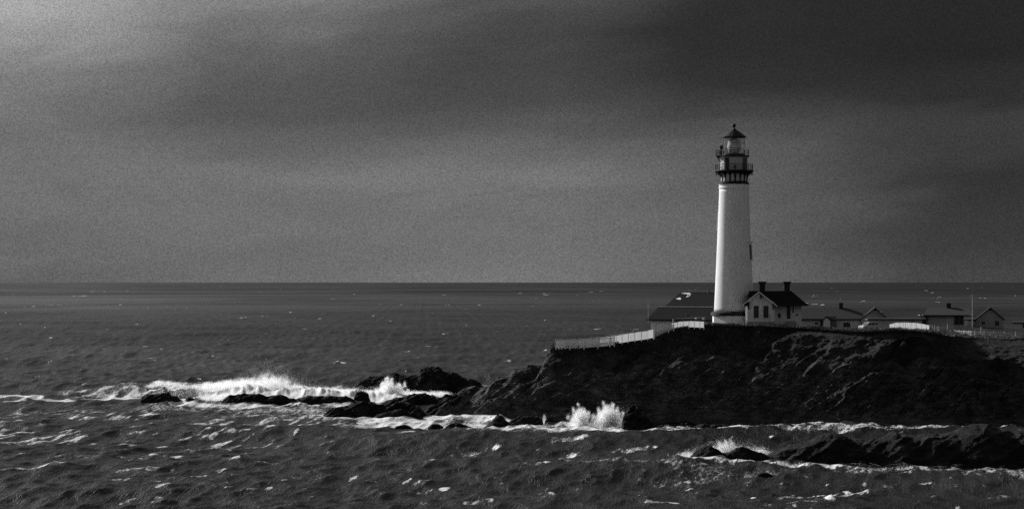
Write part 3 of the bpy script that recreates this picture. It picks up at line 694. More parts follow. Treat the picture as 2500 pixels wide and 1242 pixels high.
sp_roller = droplets('sea_spray', *cat(
    burst([(355, 944, 942), (372, 940, 930), (390, 938, 922), (405, 938, 925), (440, 944, 932), (480, 946, 934), (540, 950, 930), (570, 952, 929), (620, 955, 932), (660, 956, 934), (700, 958, 938), (760, 960, 944), (850, 962, 946), (920, 965, 945), (1000, 965, 952), (1100, 964, 956)], 478, 1.6, 52000, .008, .022, 1.2),
    burst([(480, 975, 950), (560, 972, 945), (700, 972, 948), (900, 972, 952), (1000, 972, 956)], 474, 2.0, 24000, .008, .022, 1.0),
    burst([(560, 940, 930), (600, 945, 905), (640, 948, 888), (655, 948, 884), (690, 948, 895), (730, 950, 918), (800, 950, 936)], 480, 2.2, 18000, .008, .022, 1.5, .8)),
    'mist blown off the long roller breaking behind the reef')
sp_stack = droplets('sea_spray', *cat(plume(948, 968, 46, 26, 27000, 476, .1, 30, .008, .022, 5), burst([(905, 970, 965), (920, 970, 950), (932, 970, 932), (945, 970, 924), (956, 970, 930), (968, 970, 940), (980, 970, 936), (990, 970, 960), (998, 970, 966)], 476, 1.4, 8000, .008, .022, .9)),
         'white burst of spray against the high sea rock')
sp_gap = droplets('sea_spray', *burst([(478, 985, 978), (500, 985, 968), (530, 985, 962), (548, 985, 960), (565, 985, 975)], 463, 1.0, 10000, .008, .022, 1.0),
         'white water bursting between the small rock and the long reef')
sp_splash = droplets('sea_spray', *cat(
    plume(1420, 1036, 44, 30, 5000, 398, -.25, 30, .008, .022, 1), plume(1484, 1040, 56, 46, 9000, 398, .15, 44, .008, .022, 2), plume(1505, 1042, 36, 26, 2500, 397, .3, 20, .008, .022, 3),
    burst([(1388, 1036, 1030), (1420, 1036, 1018), (1450, 1038, 1026), (1485, 1040, 1012), (1515, 1044, 1020), (1535, 1048, 1040)], 397, 1.0, 2000, .008, .022, .8)),
    'tall white splash thrown up against the foot of the headland')
droplets('sea_spray', *plume(1328, 1034, 24, 6, 4800, 400, .05, 9, .008, .022, 9), label='thin jet of white water spouting beside the flat topped rock')
sp_near = droplets('sea_spray', *cat(
    burst([(1735, 1112, 1104), (1745, 1110, 1088), (1760, 1112, 1080), (1775, 1114, 1078), (1792, 1110, 1084), (1805, 1106, 1090), (1820, 1106, 1090), (1850, 1114, 1092), (1865, 1114, 1094), (1885, 1116, 1102), (1900, 1110, 1104)], 312, .8, 24000, .008, .022, .9),
    burst([(1640, 1124, 1116), (1665, 1126, 1104), (1685, 1126, 1100), (1700, 1126, 1100), (1710, 1116, 1098)], 309.5, .8, 10000, .008, .022, .9),
    burst([(1690, 1106, 1094), (1760, 1100, 1068), (1800, 1100, 1076), (1880, 1108, 1090)], 312, 1.0, 4400, .008, .022, .7, 1.2)),
    'spray leaping over the jagged rock at the end of the nearest ridge')
droplets('sea_spray', *burst([(1855, 1143, 1138), (1862, 1143, 1130), (1870, 1143, 1128), (1876, 1143, 1136)], 304.5, .4, 3000, .008, .022, .9),
         'small splash at the waterline below the nearest ridge')
droplets('sea_spray', *cat(burst([(2215, 1054, 1050), (2230, 1054, 1040), (2245, 1054, 1042), (2265, 1054, 1048)], 379, .6, 3000, .008, .022, 1), burst([(1790, 1055, 1050), (1812, 1055, 1044), (1822, 1055, 1052)], 377, .5, 1800, .008, .022, 1),
                         burst([(1876, 1058, 1054), (1884, 1058, 1046), (1892, 1058, 1055)], 374, .5, 1400, .008, .022, 1)), 'scattered low splashes along the foot of the cliff')

def jets(p, y, tops, r, base=1.0):
    out = []
    for tp, ty in tops:
        for f in (.34, .70, 1.02): out.append((p + (tp - p) * f, y + (ty - y) * f, r * (1.0 - .42 * f), r * (1.5 - .3 * f), base * (1 - .5 * f)))
    return out
mist(sp_roller, [(366, 942, 14, 5, .7), (388, 936, 16, 6, .8), (412, 936, 18, 6, .7), (450, 943, 26, 5, .6), (505, 946, 28, 11, .9), (555, 946, 36, 15, 1.1), (610, 950, 36, 14, 1.0), (660, 948, 34, 16, 1.1), (652, 924, 30, 24, .30), (690, 930, 44, 18, .30), (600, 930, 34, 16, .30),
               (715, 955, 36, 13, 1.0), (775, 958, 36, 11, 1.0), (835, 960, 36, 11, 1.0), (890, 962, 34, 10, 1.0), (1000, 962, 40, 8, .9), (1070, 962, 34, 7, .8)], 478, 3.2, 1.0, 974, rate=.035)
mist(sp_stack, jets(948, 968, [(918, 952), (934, 938), (945, 926), (956, 930), (972, 944), (988, 938), (996, 956)], 8.5, .9), 475, 2.0, 1.6, 972, nscale=1.2)
mist(sp_gap, [(505, 977, 22, 8, .9), (535, 972, 18, 10, .9), (552, 970, 14, 10, .7)], 463, 1.6, 1.4, 986)
mist(sp_splash, jets(1424, 1038, [(1386, 1018), (1399, 1000), (1413, 990), (1425, 1004), (1436, 1010)], 7.5, .95) + jets(1486, 1044, [(1448, 1020), (1461, 1002), (1474, 986), (1484, 994), (1495, 990), (1507, 1000), (1521, 1010), (1532, 1028)], 8, .95) + [(1450, 1037, 26, 6, .9), (1500, 1042, 30, 7, .9), (1400, 1037, 20, 5, .8), (1412, 1022, 13, 13, .75), (1484, 1020, 26, 18, .85)],
     397.5, 1.5, 2.2, 1046, nscale=2.0)
mist(sp_near, [(1655, 1118, 22, 8, .9), (1685, 1114, 18, 11, 1.0)] + jets(1770, 1110, [(1742, 1094), (1756, 1080), (1772, 1077), (1788, 1084), (1804, 1092)], 7, .95) + [(1770, 1106, 24, 8, .9), (1830, 1104, 20, 7, .9), (1862, 1104, 14, 8, .9), (1884, 1108, 12, 6, .8)], 313.5, 1.2, 2.6, 1122, nscale=1.8)

# ------------------------------------------------------------------ lighthouse
LY = 430.0; LP = 1792.0; LX = X(LP, LY); K = LY / F
base_z = Z(791, LY)
def lz(y): return (791 - y) * K
lh = empty('lighthouse', (LX, LY, base_z), 0, 'tall white tapering lighthouse with black galleries and glazed lantern on the headland', 'lighthouse')
N8 = R(22.5)
MB().lathe([(3.95, -1.6), (3.95, lz(770)), (3.9, lz(769.9))], 8, N8).build('plinth', 'tower_white', lh)
MB().lathe([(4.0, lz(770)), (4.08, lz(769)), (4.08, lz(763)), (3.7, lz(760))], 48).build('ledge', 'iron_black', lh)
def sr(y): return (35.5 + (48.6 - 35.5) * ((y - 450) / 310) ** 1.08) * K
prof = [(sr(y), lz(y)) for y in np.linspace(760, 462, 40)]
MB().lathe(prof, 96).build('tower_shaft', 'tower_white', lh, True)
MB().lathe([(sr(462) + .02, lz(462)), (sr(460) + .10, lz(460.5)), (sr(459) + .12, lz(458)), (sr(458) + .03, lz(457)), (sr(455) + .06, lz(453)), (sr(452) + .16, lz(450.5))], 96).build('neck_moulding', 'tower_white', lh)
MB().lathe([(2.62, lz(450.5)), (2.66, lz(449)), (2.66, lz(446)), (2.42, lz(444.5)), (2.34, lz(443.5))], 64).build('black_band', 'iron_black', lh)
MB().lathe([(2.26, lz(446)), (2.26, lz(420)), (2.40, lz(418))], 64).build('watch_room', 'iron_black', lh)
for k in range(16):                                                  # pale arched panels between the corbels
    a = 2 * math.pi * (k + .5) / 16; m = MB(); r = 2.29; hw = .30
    pts = [(-hw, lz(443)), (hw, lz(443)), (hw, lz(428)), (hw * .7, lz(425.2)), (0, lz(424)), (-hw * .7, lz(425.2)), (-hw, lz(428))]
    mm = MB().prism(pts, -r - .02, -r + .08)
    c, s = math.cos(a + math.pi / 2), math.sin(a + math.pi / 2)
    m.add([(x * c - y * s, x * s + y * c, z) for x, y, z in mm.v], mm.f).build('panel', 'room_grey', lh)
for k in range(16):                                                  # scrolled corbels under the gallery
    a = 2 * math.pi * k / 16
    pr = [(2.2, lz(443)), (2.42, lz(443)), (2.40, lz(436)), (2.55, lz(429)), (2.86, lz(424)), (3.22, lz(421.5)), (3.22, lz(420)), (2.2, lz(420))]
    mm = MB().prism(pr, -.10, .10); c, s = math.cos(a), math.sin(a)
    MB().add([(x * c - y * s, x * s + y * c, z) for x, y, z in mm.v], mm.f).build('bracket', 'iron_black', lh)
    pd = MB().lathe([(.02, lz(428)), (.09, lz(426.5)), (.05, lz(424)), (.09, lz(421)), (.09, lz(420))], 8)
    MB().add([(x + 3.18 * c, y + 3.18 * s, z) for x, y, z in pd.v], pd.f).build('pendant', 'iron_black', lh)
MB().lathe([(2.3, lz(420)), (3.30, lz(420)), (3.42, lz(419)), (3.44, lz(416.5)), (3.40, lz(416)), (2.2, lz(416))], 64).build('lower_gallery_deck', 'iron_black', lh)
def railing(name, r, z0, z1, nposts, parent, a0=0, bars=60):
    m = MB().ring(r, z1, .035).ring(r, z0 + (z1 - z0) * .5, .018).ring(r, z0 + .12, .018)
    for k in range(bars):
        a = 2 * math.pi * k / bars; m.tube((r * math.cos(a), r * math.sin(a), z0), (r * math.cos(a), r * math.sin(a), z1), .009, 4)
    for k in range(nposts):
        a = a0 + 2 * math.pi * k / nposts; m.tube((r * math.cos(a), r * math.sin(a), z0), (r * math.cos(a), r * math.sin(a), z1 + .06), .045, 6)
    return m.build(name, 'iron_black', parent)
railing('lower_railing', 3.28, lz(416), lz(402), 16, lh)
MB().lathe([(2.36, lz(416)), (2.36, lz(385)), (2.42, lz(384))], 64).build('service_room', 'room_grey', lh)
def curved(r, a0, a1, z0, z1, th=.05, n=8):                          # plate bent round the room
    m = MB(); vs = []
    for k in range(n + 1):
        a = R(a0 + (a1 - a0) * k / n)
        for rr, zz in ((r, z0), (r, z1), (r + th, z1), (r + th, z0)): vs.append((rr * math.cos(a), rr * math.sin(a), zz))
    fs = [(4 * k + i, 4 * k + (i + 1) % 4, 4 * k + 4 + (i + 1) % 4, 4 * k + 4 + i) for k in range(n) for i in range(4)]
    return m.add(vs, fs + [(3, 2, 1, 0), (4 * n, 4 * n + 1, 4 * n + 2, 4 * n + 3)])
curved(2.37, 221, 244, lz(416), lz(386)).build('door', 'iron_black', lh)
curved(2.37, 306, 334, lz(416), lz(386)).build('shutter', 'iron_grey', lh)
curved(2.37, 266, 270.5, lz(413), lz(404), .07).build('vent', 'iron_black', lh)
curved(2.37, 200, 345, lz(401.5), lz(401), .02, 24).build('seam', 'iron_grey', lh)
MB().lathe([(2.3, lz(384)), (2.62, lz(384)), (2.68, lz(383)), (2.68, lz(380.5)), (1.9, lz(380))], 64).build('upper_gallery_deck', 'iron_black', lh)
railing('upper_railing', 2.58, lz(380), lz(368), 12, lh, .2, 50)
pl = MB(); pl.box(-3.22, -2.3, -.95, .55, lz(383), lz(380.5)).build('side_platform', 'iron_black', lh)
m = MB()
for a, b in (((-3.18, -.92), (-3.18, .52)), ((-3.18, -.92), (-2.35, -.92)), ((-3.18, .52), (-2.35, .52))):
    for zz in (368, 374): m.tube((a[0], a[1], lz(zz)), (b[0], b[1], lz(zz)), .03, 5)
    for k in range(7):
        f = k / 6; x, y = a[0] + (b[0] - a[0]) * f, a[1] + (b[1] - a[1]) * f; m.tube((x, y, lz(380.5)), (x, y, lz(368)), .03 if k in (0, 6) else .014, 5)
m.build('platform_railing', 'iron_black', lh)
m = MB().tube((-3.0, -.3, lz(383)), (-2.36, -.3, lz(396)), .07).tube((-2.9, .3, lz(383)), (-2.36, .3, lz(396)), .07).tube((-2.9, -.3, lz(383)), (-2.5, -.3, lz(388)), .10)
m.build('strut', 'iron_black', lh)
bc = MB().lathe([(.18, lz(380.5)), (.18, lz(366)), (.30, lz(365)), (.33, lz(357.5)), (.22, lz(356)), (.05, lz(355.5))], 16)
MB().add([(x - 2.3, y - .85, z) for x, y, z in bc.v], bc.f).build('beacon', 'iron_black', lh)
MB().lathe([(1.95, lz(380)), (1.95, lz(376)), (1.88, lz(375.5))], 16, N8 / 2).build('lantern_base', 'iron_grey', lh)
MB().lathe([(1.84, lz(376)), (1.84, lz(336))], 16, N8 / 2, cap=False).build('lantern_glass', 'lantern_pane', lh)
m = MB()
for k in range(16):
    a = N8 / 2 + 2 * math.pi * k / 16; m.tube((1.87 * math.cos(a), 1.87 * math.sin(a), lz(376)), (1.87 * math.cos(a), 1.87 * math.sin(a), lz(336)), .026, 5)
for zz in (362.7, 349.3): m.ring(1.88, lz(zz), .03, 16)
m.build('lantern_frame', 'iron_grey', lh)
MB().lathe([(.4, lz(376)), (.95, lz(372)), (1.18, lz(358)), (1.0, lz(343)), (.4, lz(338))], 24).build('lens', 'board_white', lh, True)
MB().lathe([(1.9, lz(337)), (2.14, lz(336)), (2.16, lz(334)), (1.30, lz(325)), (.42, lz(316.5)), (.30, lz(315))], 16, N8 / 2).build('lantern_roof', 'iron_black', lh)
MB().lathe([(.32, lz(316)), (.20, lz(314)), (.14, lz(311.5)), (.20, lz(310.5)), (.34, lz(308.5)), (.38, lz(306.5)), (.34, lz(304.5)), (.18, lz(303)), (.04, lz(301.5))], 20).build('ball_finial', 'iron_black', lh, True)
m = MB()
for (x, y, y0, y1) in ((-2.75, -.4, 380, 322), (-3.15, -.9, 380, 345)): m.tube((x, y, lz(y0)), (x, y, lz(y1)), .018, 5)
m.build('aerial', 'iron_grey', lh)
def shaft_window(ang, yt, yb, parent):
    y = (yt + yb) / 2; r = sr(y); a = R(ang)
    tilt = math.atan2(sr(yb) - sr(yt), (yb - yt) * K)
    def place(mm, nm, mt, par):
        c, s = math.cos(a), math.sin(a); out = []
        for x, yy, z in mm.v:
            rr = r - yy - (z) * math.tan(tilt); out.append((rr * c - x * s, rr * s + x * c, z + lz(y)))
        return MB().add(out, mm.f).build(nm, mt, par)
    h = (yb - yt) * K / 2
    fr = MB().box(-.85, -.55, -.10, .25, -h, h).box(.55, .85, -.10, .25, -h, h).box(-.95, .95, -.10, .25, -h - .2, -h)
    o = place(fr, 'window', 'tower_white', parent)
    place(MB().box(-.55, .55, -.02, .2, -h, h), 'pane', 'opening_dark', o)
    place(MB().box(-.85, .85, -.10, .25, h, h + .42).box(-1.05, 1.05, -.26, .25, h + .421, h + .60), 'hood', 'tower_white', o)
shaft_window(-27, 597, 634, lh)
shaft_window(150, 520, 560, lh)

# ------------------------------------------------------------------ small house beside the tower
def local(Y, p0, yb):
    k = Y / F
    return lambda p: (p - p0) * k, lambda y: (yb - y) * k
HY = 421.0; hx_, hz_ = local(HY, 1890, 793)
hs = empty('workroom_house', (X(1890, HY), HY, Z(793, HY)), R(-6), 'small white house with black roof and two chimneys at the foot of the lighthouse', 'house')
MB().box(hx_(1820), hx_(1957), 2.6, 8.0, -1.2, hz_(742)).build('wall', 'plaster', hs)
gw = [(hx_(1826), -1.2), (hx_(1890.5), -1.2), (hx_(1890.5), hz_(738)), (hx_(1853), hz_(713)), (hx_(1826), hz_(733))]
MB().prism(gw, 0, 2.6).build('gable_wall', 'plaster', hs)
MB().box(hx_(1825), hx_(1891.5), -.07, 2.55, -1.2, hz_(785)).build('footing', 'concrete', hs)
rf = MB()
e0, e1 = 1.1 - .9, 9.2                                               # main roof: front eave out over the recessed wall, hipped right end
zr, ze = hz_(710), hz_(744.5); rx0, rx1 = hx_(1829), hx_(1932); ex0, ex1 = hx_(1817), hx_(1973); ym = (e0 + e1) / 2
V = [(ex0, e0, ze), (ex1, e0, ze), (ex1, e1, ze), (ex0, e1, ze), (rx0, ym, zr), (rx1, ym, zr)]
rf.add(V, [(0, 1, 5, 4), (1, 2, 5), (2, 3, 4, 5), (3, 0, 4), (3, 2, 1, 0)])
ro = rf.build('roof', 'shingle_black', hs)
MB().box(ex0, ex1, e0 - .06, e0 - .01, ze - .16, ze + .04).box(ex1 + .01, ex1 + .06, e0, e1, ze - .16, ze + .04).build('fascia', 'dark_trim', hs)
# front gable roof with pale barge boards
zp = hz_(711); xl, xr, xm = hx_(1811), hx_(1897), hx_(1853); zl, zrr = hz_(745.5), hz_(745.5)
MB().slab((xl, -.75, zl), (xm, -.75, zp), (xm, 4.4, zp), (xl, 1.6, zl), .14).slab((xm, -.75, zp), (xr, -.75, zrr), (xr, 1.6, zrr), (xm, 4.4, zp), .14).build('gable_roof', 'shingle_black', hs)
bb = MB()
for (xa, za, xb, zb) in ((xl, zl, xm, zp), (xm, zp, xr, zrr)):
    bb.add([(xa, -.82, za - .20), (xb, -.82, zb - .20), (xb, -.82, zb + .03), (xa, -.82, za + .03), (xa, -.76, za - .20), (xb, -.76, zb - .20), (xb, -.76, zb + .03), (xa, -.76, za + .03)],
           [(0, 1, 2, 3), (7, 6, 5, 4), (0, 4, 5, 1), (1, 5, 6, 2), (2, 6, 7, 3), (3, 7, 4, 0)])
bb.build('barge_board', 'plaster', hs)
for p, y0, y1 in ((1857.5, 718, 731), (1828, 738, 756), (1887.5, 738, 756)):
    x = hx_(p); MB().prism([(x - .14, hz_(y0)), (x - .10, hz_(y1 - 4)), (x, hz_(y1)), (x + .12, hz_(y1 - 4)), (x + .16, hz_(y0))][::1], -.42, -.02).build('bracket', 'dark_trim', hs)
for p0, p1 in ((1840.5, 1852.5), (1864, 1876.5)):
    wn = MB().box(hx_(p0 - 1.2), hx_(p1 + 1.2), -.09, .05, hz_(777.6), hz_(776)).box(hx_(p0 - 1), hx_(p0), -.05, .05, hz_(776), hz_(746)).box(hx_(p1), hx_(p1 + 1), -.05, .05, hz_(776), hz_(746)).build('window', 'plaster', hs)
    pm = (p0 + p1) / 2
    MB().prism([(hx_(p0), hz_(776)), (hx_(pm) - .02, hz_(776)), (hx_(pm) - .02, hz_(745.6)), (hx_(p0), hz_(747))], -.06, .02).build('shutter', 'opening_dark', wn)
    MB().prism([(hx_(pm) + .02, hz_(776)), (hx_(p1), hz_(776)), (hx_(p1), hz_(747)), (hx_(pm) + .02, hz_(745.6))], -.06, .02).build('shutter', 'opening_dark', wn)
MB().box(hx_(1879), hx_(1880), -.05, -.003, -.6, hz_(768)).build('downpipe', 'house_grey', hs)
MB().prism([(hx_(1899), hz_(776)), (hx_(1906), hz_(776)), (hx_(1906), hz_(767)), (hx_(1902.5), hz_(764)), (hx_(1899), hz_(767))], 2.54, 2.59).build('window', 'opening_dark', hs)
MB().box(hx_(1921), hx_(1930), 2.54, 2.59, hz_(778), hz_(746)).build('door', 'opening_dark', hs)
MB().box(hx_(1935), hx_(1938), 2.54, 2.59, hz_(764), hz_(748)).build('shutter', 'opening_dark', hs)
MB().ball((hx_(1946), 2.5, hz_(769)), .16).build('lamp', 'dark_trim', hs)
MB().box(hx_(1919), hx_(1944), 1.2, 2.53, -.8, hz_(788)).box(hx_(1921), hx_(1942), 1.7, 2.53, hz_(788), hz_(784)).build('step', 'concrete', hs)
for p in (1861, 1922):
    x = hx_(p); c = MB().box(x - .48, x + .48, ym - .48, ym + .48, hz_(716), hz_(693)).box(x - .62, x + .62, ym - .62, ym + .62, hz_(693), hz_(690)).box(x - .70, x + .70, ym - .70, ym + .70, hz_(690), hz_(687)).box(x - .56, x + .56, ym - .56, ym + .56, hz_(714), hz_(709.5))
    c.build('chimney', 'brick_dark', ro)

# ------------------------------------------------------------------ fog signal building behind the tower's left
GY = 452.0; ga_ = R(-38)
Lg, Wg = 12.4, 6.0
k = GY / F
org = (X(1590, GY), GY, Z(815, GY))
fs = empty('fog_signal_building', org, ga_, 'low building with dark flaking roof and lean to, half hidden behind the lighthouse', 'building')
def fz(y): return (815 - y) * k
# local x along the ridge, local -y to the front; lean-to in front of the main block
gx = 1.2
main = MB()
yr, y0, y1 = 8.3, 3.6, 13.0
body = [(y0, -1), (y1, -1), (y1, fz(750)), (yr, fz(717)), (y0, fz(750))]
main.add([(gx, a, b) for a, b in body] + [(gx + Lg, a, b) for a, b in body], [(4, 3, 2, 1, 0), (5, 6, 7, 8, 9)] + [(i, (i + 1) % 5, (i + 1) % 5 + 5, i + 5) for i in range(5)])
main.build('wall', 'house_grey', fs)
xa, xb = gx - .45, gx + Lg + .45
r1 = MB().slab((xa, y0 - .35, fz(748.5)), (xb, y0 - .35, fz(748.5)), (xb, yr, fz(714.5)), (xa, yr, fz(714.5)), .15).slab((xb, y1 + .35, fz(748.5)), (xa, y1 + .35, fz(748.5)), (xa, yr, fz(714.5)), (xb, yr, fz(714.5)), .15).build('roof', 'shingle_dark', fs)
MB().box(xa, xb, yr - .08, yr + .08, fz(714.5), fz(713.6)).build('ridge_cap', 'shingle_grey', r1)
x2 = xa - 1.4
MB().slab((x2, -.5, fz(779)), (xb, -.5, fz(779)), (xb, y0 - .36, fz(749.5)), (x2, y0 - .36, fz(749.5)), .16).build('lean_to_roof', 'shingle_dark', fs)
MB().box(x2, xb, y0 - .50, y0 - .37, fz(749.3), fz(747.6)).build('flashing', 'board_white', fs)
MB().box(x2, xb, -.58, -.51, fz(783), fz(778.5)).build('gutter', 'dark_trim', fs)
lw = [(0, -1), (y0 - .01, -1), (y0 - .01, fz(754)), (0, fz(783))]
MB().add([(x2 + .5, a, b) for a, b in lw] + [(gx + Lg, a, b) for a, b in lw], [(3, 2, 1, 0), (4, 5, 6, 7)] + [(i, (i + 1) % 4, (i + 1) % 4 + 4, i + 4) for i in range(4)]).build('lean_to_wall', 'plaster', fs)
MB().tube((x2 + 6.4, -.06, -.5), (x2 + 6.4, -.06, fz(783)), .09).build('downpipe', 'dark_trim', fs)
wn = MB().box(x2 + 6.95, x2 + 8.35, -.06, -.002, fz(806), fz(784)).build('window', 'board_white', fs)
MB().box(x2 + 7.1, x2 + 8.2, -.09, -.061, fz(804), fz(786)).build('pane', 'opening_dark', wn)
def sl(u, v):                                                       # point on the main front slope, u along, v from eave to ridge
    return (xa + u, y0 - .35 + (yr - y0 + .35) * v, fz(748.5) + (fz(714.5) - fz(748.5)) * v)
def flake(u, v, du, dv, seed):
    rg = random.Random(seed); n = 14; vs = []
    for i in range(n):
        a = 2 * math.pi * i / n; rr = rg.uniform(.45, 1.0); q = sl(u + du * rr * math.cos(a), min(.985, v + dv * rr * math.sin(a))); vs.append((q[0], q[1] - .02, q[2] + .022))
    return vs
m = MB()
for u, v, du, dv, sd_ in ((1.5, .95, 1.25, .05, 1), (2.3, .90, .55, .06, 2), (1.15, .58, .75, .07, 3), (1.7, .52, .3, .05, 4), (2.6, .73, .28, .06, 5), (2.85, .80, .18, .05, 6)):
    vs = flake(u, v, du, dv, sd_); o = len(m.v); m.add(vs + [(x, y + .02, z - .05) for x, y, z in vs], [tuple(range(14))] + [(i, i + 14, (i + 1) % 14 + 14, (i + 1) % 14) for i in range(14)])
m.build('bare_patch', 'flaked_white', r1)
MB().tube((gx + 5.9, yr, fz(716)), (gx + 5.9, yr, fz(705)), .16, 10).build('flue', 'iron_grey', r1)
m = MB().ball((x2 + 8, .9, fz(770)), .3).tube((x2 + 8, .9, fz(776)), (x2 + 8, .9, fz(769)), .15, 10)
m.build('roof_vent', 'shingle_grey', fs)

# thin pole standing left of it
pY = 446.0
o = MB().tube((0, 0, 0), (0, 0, (770 - 740) * pY / F + 1.5), .06, 6).build('pole', 'fence_worn')
o.location = (X(1582.5, pY), pY, Z(790, pY)); tag(o, 'thin pale pole at the left end of the low dark roofed building', 'pole')

# ------------------------------------------------------------------ fences
def fence(name, path, h, label, m='fence_white', gap=.17, wid=.09, post_every=2.4, group='white fences along the bluff', rails=2, sink=.25, solid=False):
    """path: (p, Y, foot row or None) corners; pickets stand on the ground"""
    pts = []
    for p, Y, y in path: pts.append(np.array((X(p, Y), Y, Z(y, Y) if y else gz(p, Y))))
    org_ = pts[0].copy(); root = empty(name, tuple(org_), 0, label, 'fence', group)
    pk = MB(); rl = MB(); posts = []
    carry = 0.0; pc = 0.0
    for a, b in zip(pts[:-1], pts[1:]):
        d = b - a; L = float(np.linalg.norm(d[:2])); u = d / L; ux, uy = u[0], u[1]; nx, ny = -uy, ux
        def blk(mm, s0, s1, z0, z1, n0, n1):
            vs = []
            for zz in (0, 1):
                for s, n in ((s0, n0), (s1, n0), (s1, n1), (s0, n1)):
                    q = a + u * s - org_; vs.append((q[0] + nx * n, q[1] + ny * n, q[2] + (z1 if zz else z0)))
            mm.add(vs, [(0, 3, 2, 1), (4, 5, 6, 7), (0, 1, 5, 4), (1, 2, 6, 5), (2, 3, 7, 6), (3, 0, 4, 7)])
        for i in range(rails): blk(rl, 0, L, h * (.2 + .62 * i / max(1, rails - 1)), h * (.2 + .62 * i / max(1, rails - 1)) + .09, .012, .05)
        s = carry
        while s < L:
            hh = h * random.uniform(.94, 1.03); blk(pk, s, min(L, s + wid), -sink, hh, -.03, .01); s += gap * random.uniform(.9, 1.1)
        carry = s - L
        s = pc
        while s < L: 
            posts.append((a + u * s - org_)); s += post_every
        pc = s - L
    posts.append(pts[-1] - org_)
    rl.build('rail', m, root)
    if gap < 9: pk.build('pickets', m, root)
    for q in posts:
        MB().box(q[0] - .06, q[0] + .06, q[1] - .06, q[1] + .06, q[2] - sink - .3, q[2] + h * 1.08).build('post', m, root)
    return root
fence('picket_fence', [(1357, 417, 846), (1412, 417, 846), (1468, 417.5, 842), (1500, 419, 838)], 1.22, 'see through white picket fence at the cliff edge, end of the headland', 'fence_worn', .15, .085)
fence('picket_fence', [(1464, 432, 841), (1500, 426, 836), (1540, 420, 829), (1578, 415, 824), (1596, 412, 820)], 1.15, 'bright sunlit white board fence climbing towards the dark roofed building', 'fence_white', .13, .115)
fence('picket_fence', [(1357, 418, 846), (1400, 432, 843), (1450, 440, 838), (1508, 444, 829), (1546, 445, 826)], 1.05, 'pale picket fence along the far edge of the headland tip', 'fence_worn', .17, .06)
fence('picket_fence', [(1598, 411.5, 819), (1625, 411, 807), (1645, 411, 800)], .62, 'stub of white fence just showing over the grassy slope', 'fence_white', .2, .1)
fence('picket_fence', [(1640, 428, 800), (1662, 424.5, 795.5), (1690, 420, 794.5), (1719, 415, 796)], .78, 'short white fence below the globe lamps, left of the tower', 'fence_white', .13, .11)
fence('picket_fence', [(2172, 452, 804), (2188, 449, 800), (2205, 446, 799.5), (2235, 441, 800.5), (2250, 438, 803), (2269, 434, 807)], .95, 'bright curved white fence in front of the hostel cottages', 'fence_white', .13, .118)
fence('post_rail_fence', [(2271, 436, 803), (2281, 437, 804), (2292, 438, 806)], .75, 'short white post and rail fence at the end of the curved fence', 'fence_white', 99, .1, .78)
fence('picket_fence', [(2312, 452, 818), (2350, 445, 820), (2372, 441, 821), (2420, 438, 823), (2470, 436, 824), (2540, 434, 826)], 1.0, 'faint grey picket fence crossing the turf on the right', 'fence_worn', .3, .05, 2.0)
# guard rail with globe lamps by the tower
RY = 436.0
gr = empty('handrail', (X(1650, RY), RY, Z(797, RY)), 0, 'thin pale handrail between the low dark roof and the lighthouse', 'handrail')
kx = RY / F
m = MB().tube((0, 0, 20 * kx), (70 * kx, -1.5, 23 * kx), .04)
m.build('rail', 'fence_worn', gr)
for i in range(5): MB().tube((i * 17.5 * kx, -.375 * i, -.5), (i * 17.5 * kx, -.375 * i, (20 + .75 * i) * kx), .035).build('post', 'iron_grey', gr)
o = MB().box(-.12, .12, -.12, .12, -.6, 14 * kx).build('gate_post', 'fence_worn'); o.location = (X(1644, 430), 430, Z(792, 430)); tag(o, 'stout pale gate post where the handrail begins', 'post')
for p, yy, lb in ((1699, 777.5, 'white globe lamp on a post, the one farther from the lighthouse'), (1717.5, 778.5, 'white globe lamp on a post next to the lighthouse base')):
    YY = 425.0; t_ = empty('globe_lamp', (X(p, YY), YY, Z(797, YY)), 0, lb, 'lamp', 'globe lamps by the tower')
    hz2 = (797 - yy) * YY / F
    MB().tube((0, 0, -.5), (0, 0, hz2), .04, 6).build('post', 'iron_black', t_); MB().ball((0, 0, hz2), .15).build('globe', 'lamp_white', t_, True)
PYY = 430.0
sg = empty('tilted_board', (X(1547, PYY), PYY, Z(813, PYY)), R(-40), 'white board propped at a slant beside the far picket fence', 'board')
mm = MB().box(-.06, .06, -.7, .7, -.1, 1.0); a = R(42); c, s = math.cos(a), math.sin(a)
MB().add([(x * c + z * s, y, -x * s + z * c) for x, y, z in mm.v], mm.f).build('panel', 'lamp_white', sg)
MB().tube((.1, .4, -.8), (.45, .4, .42), .05).tube((.1, -.4, -.8), (.45, -.4, .42), .05).build('prop', 'wood_grey', sg)

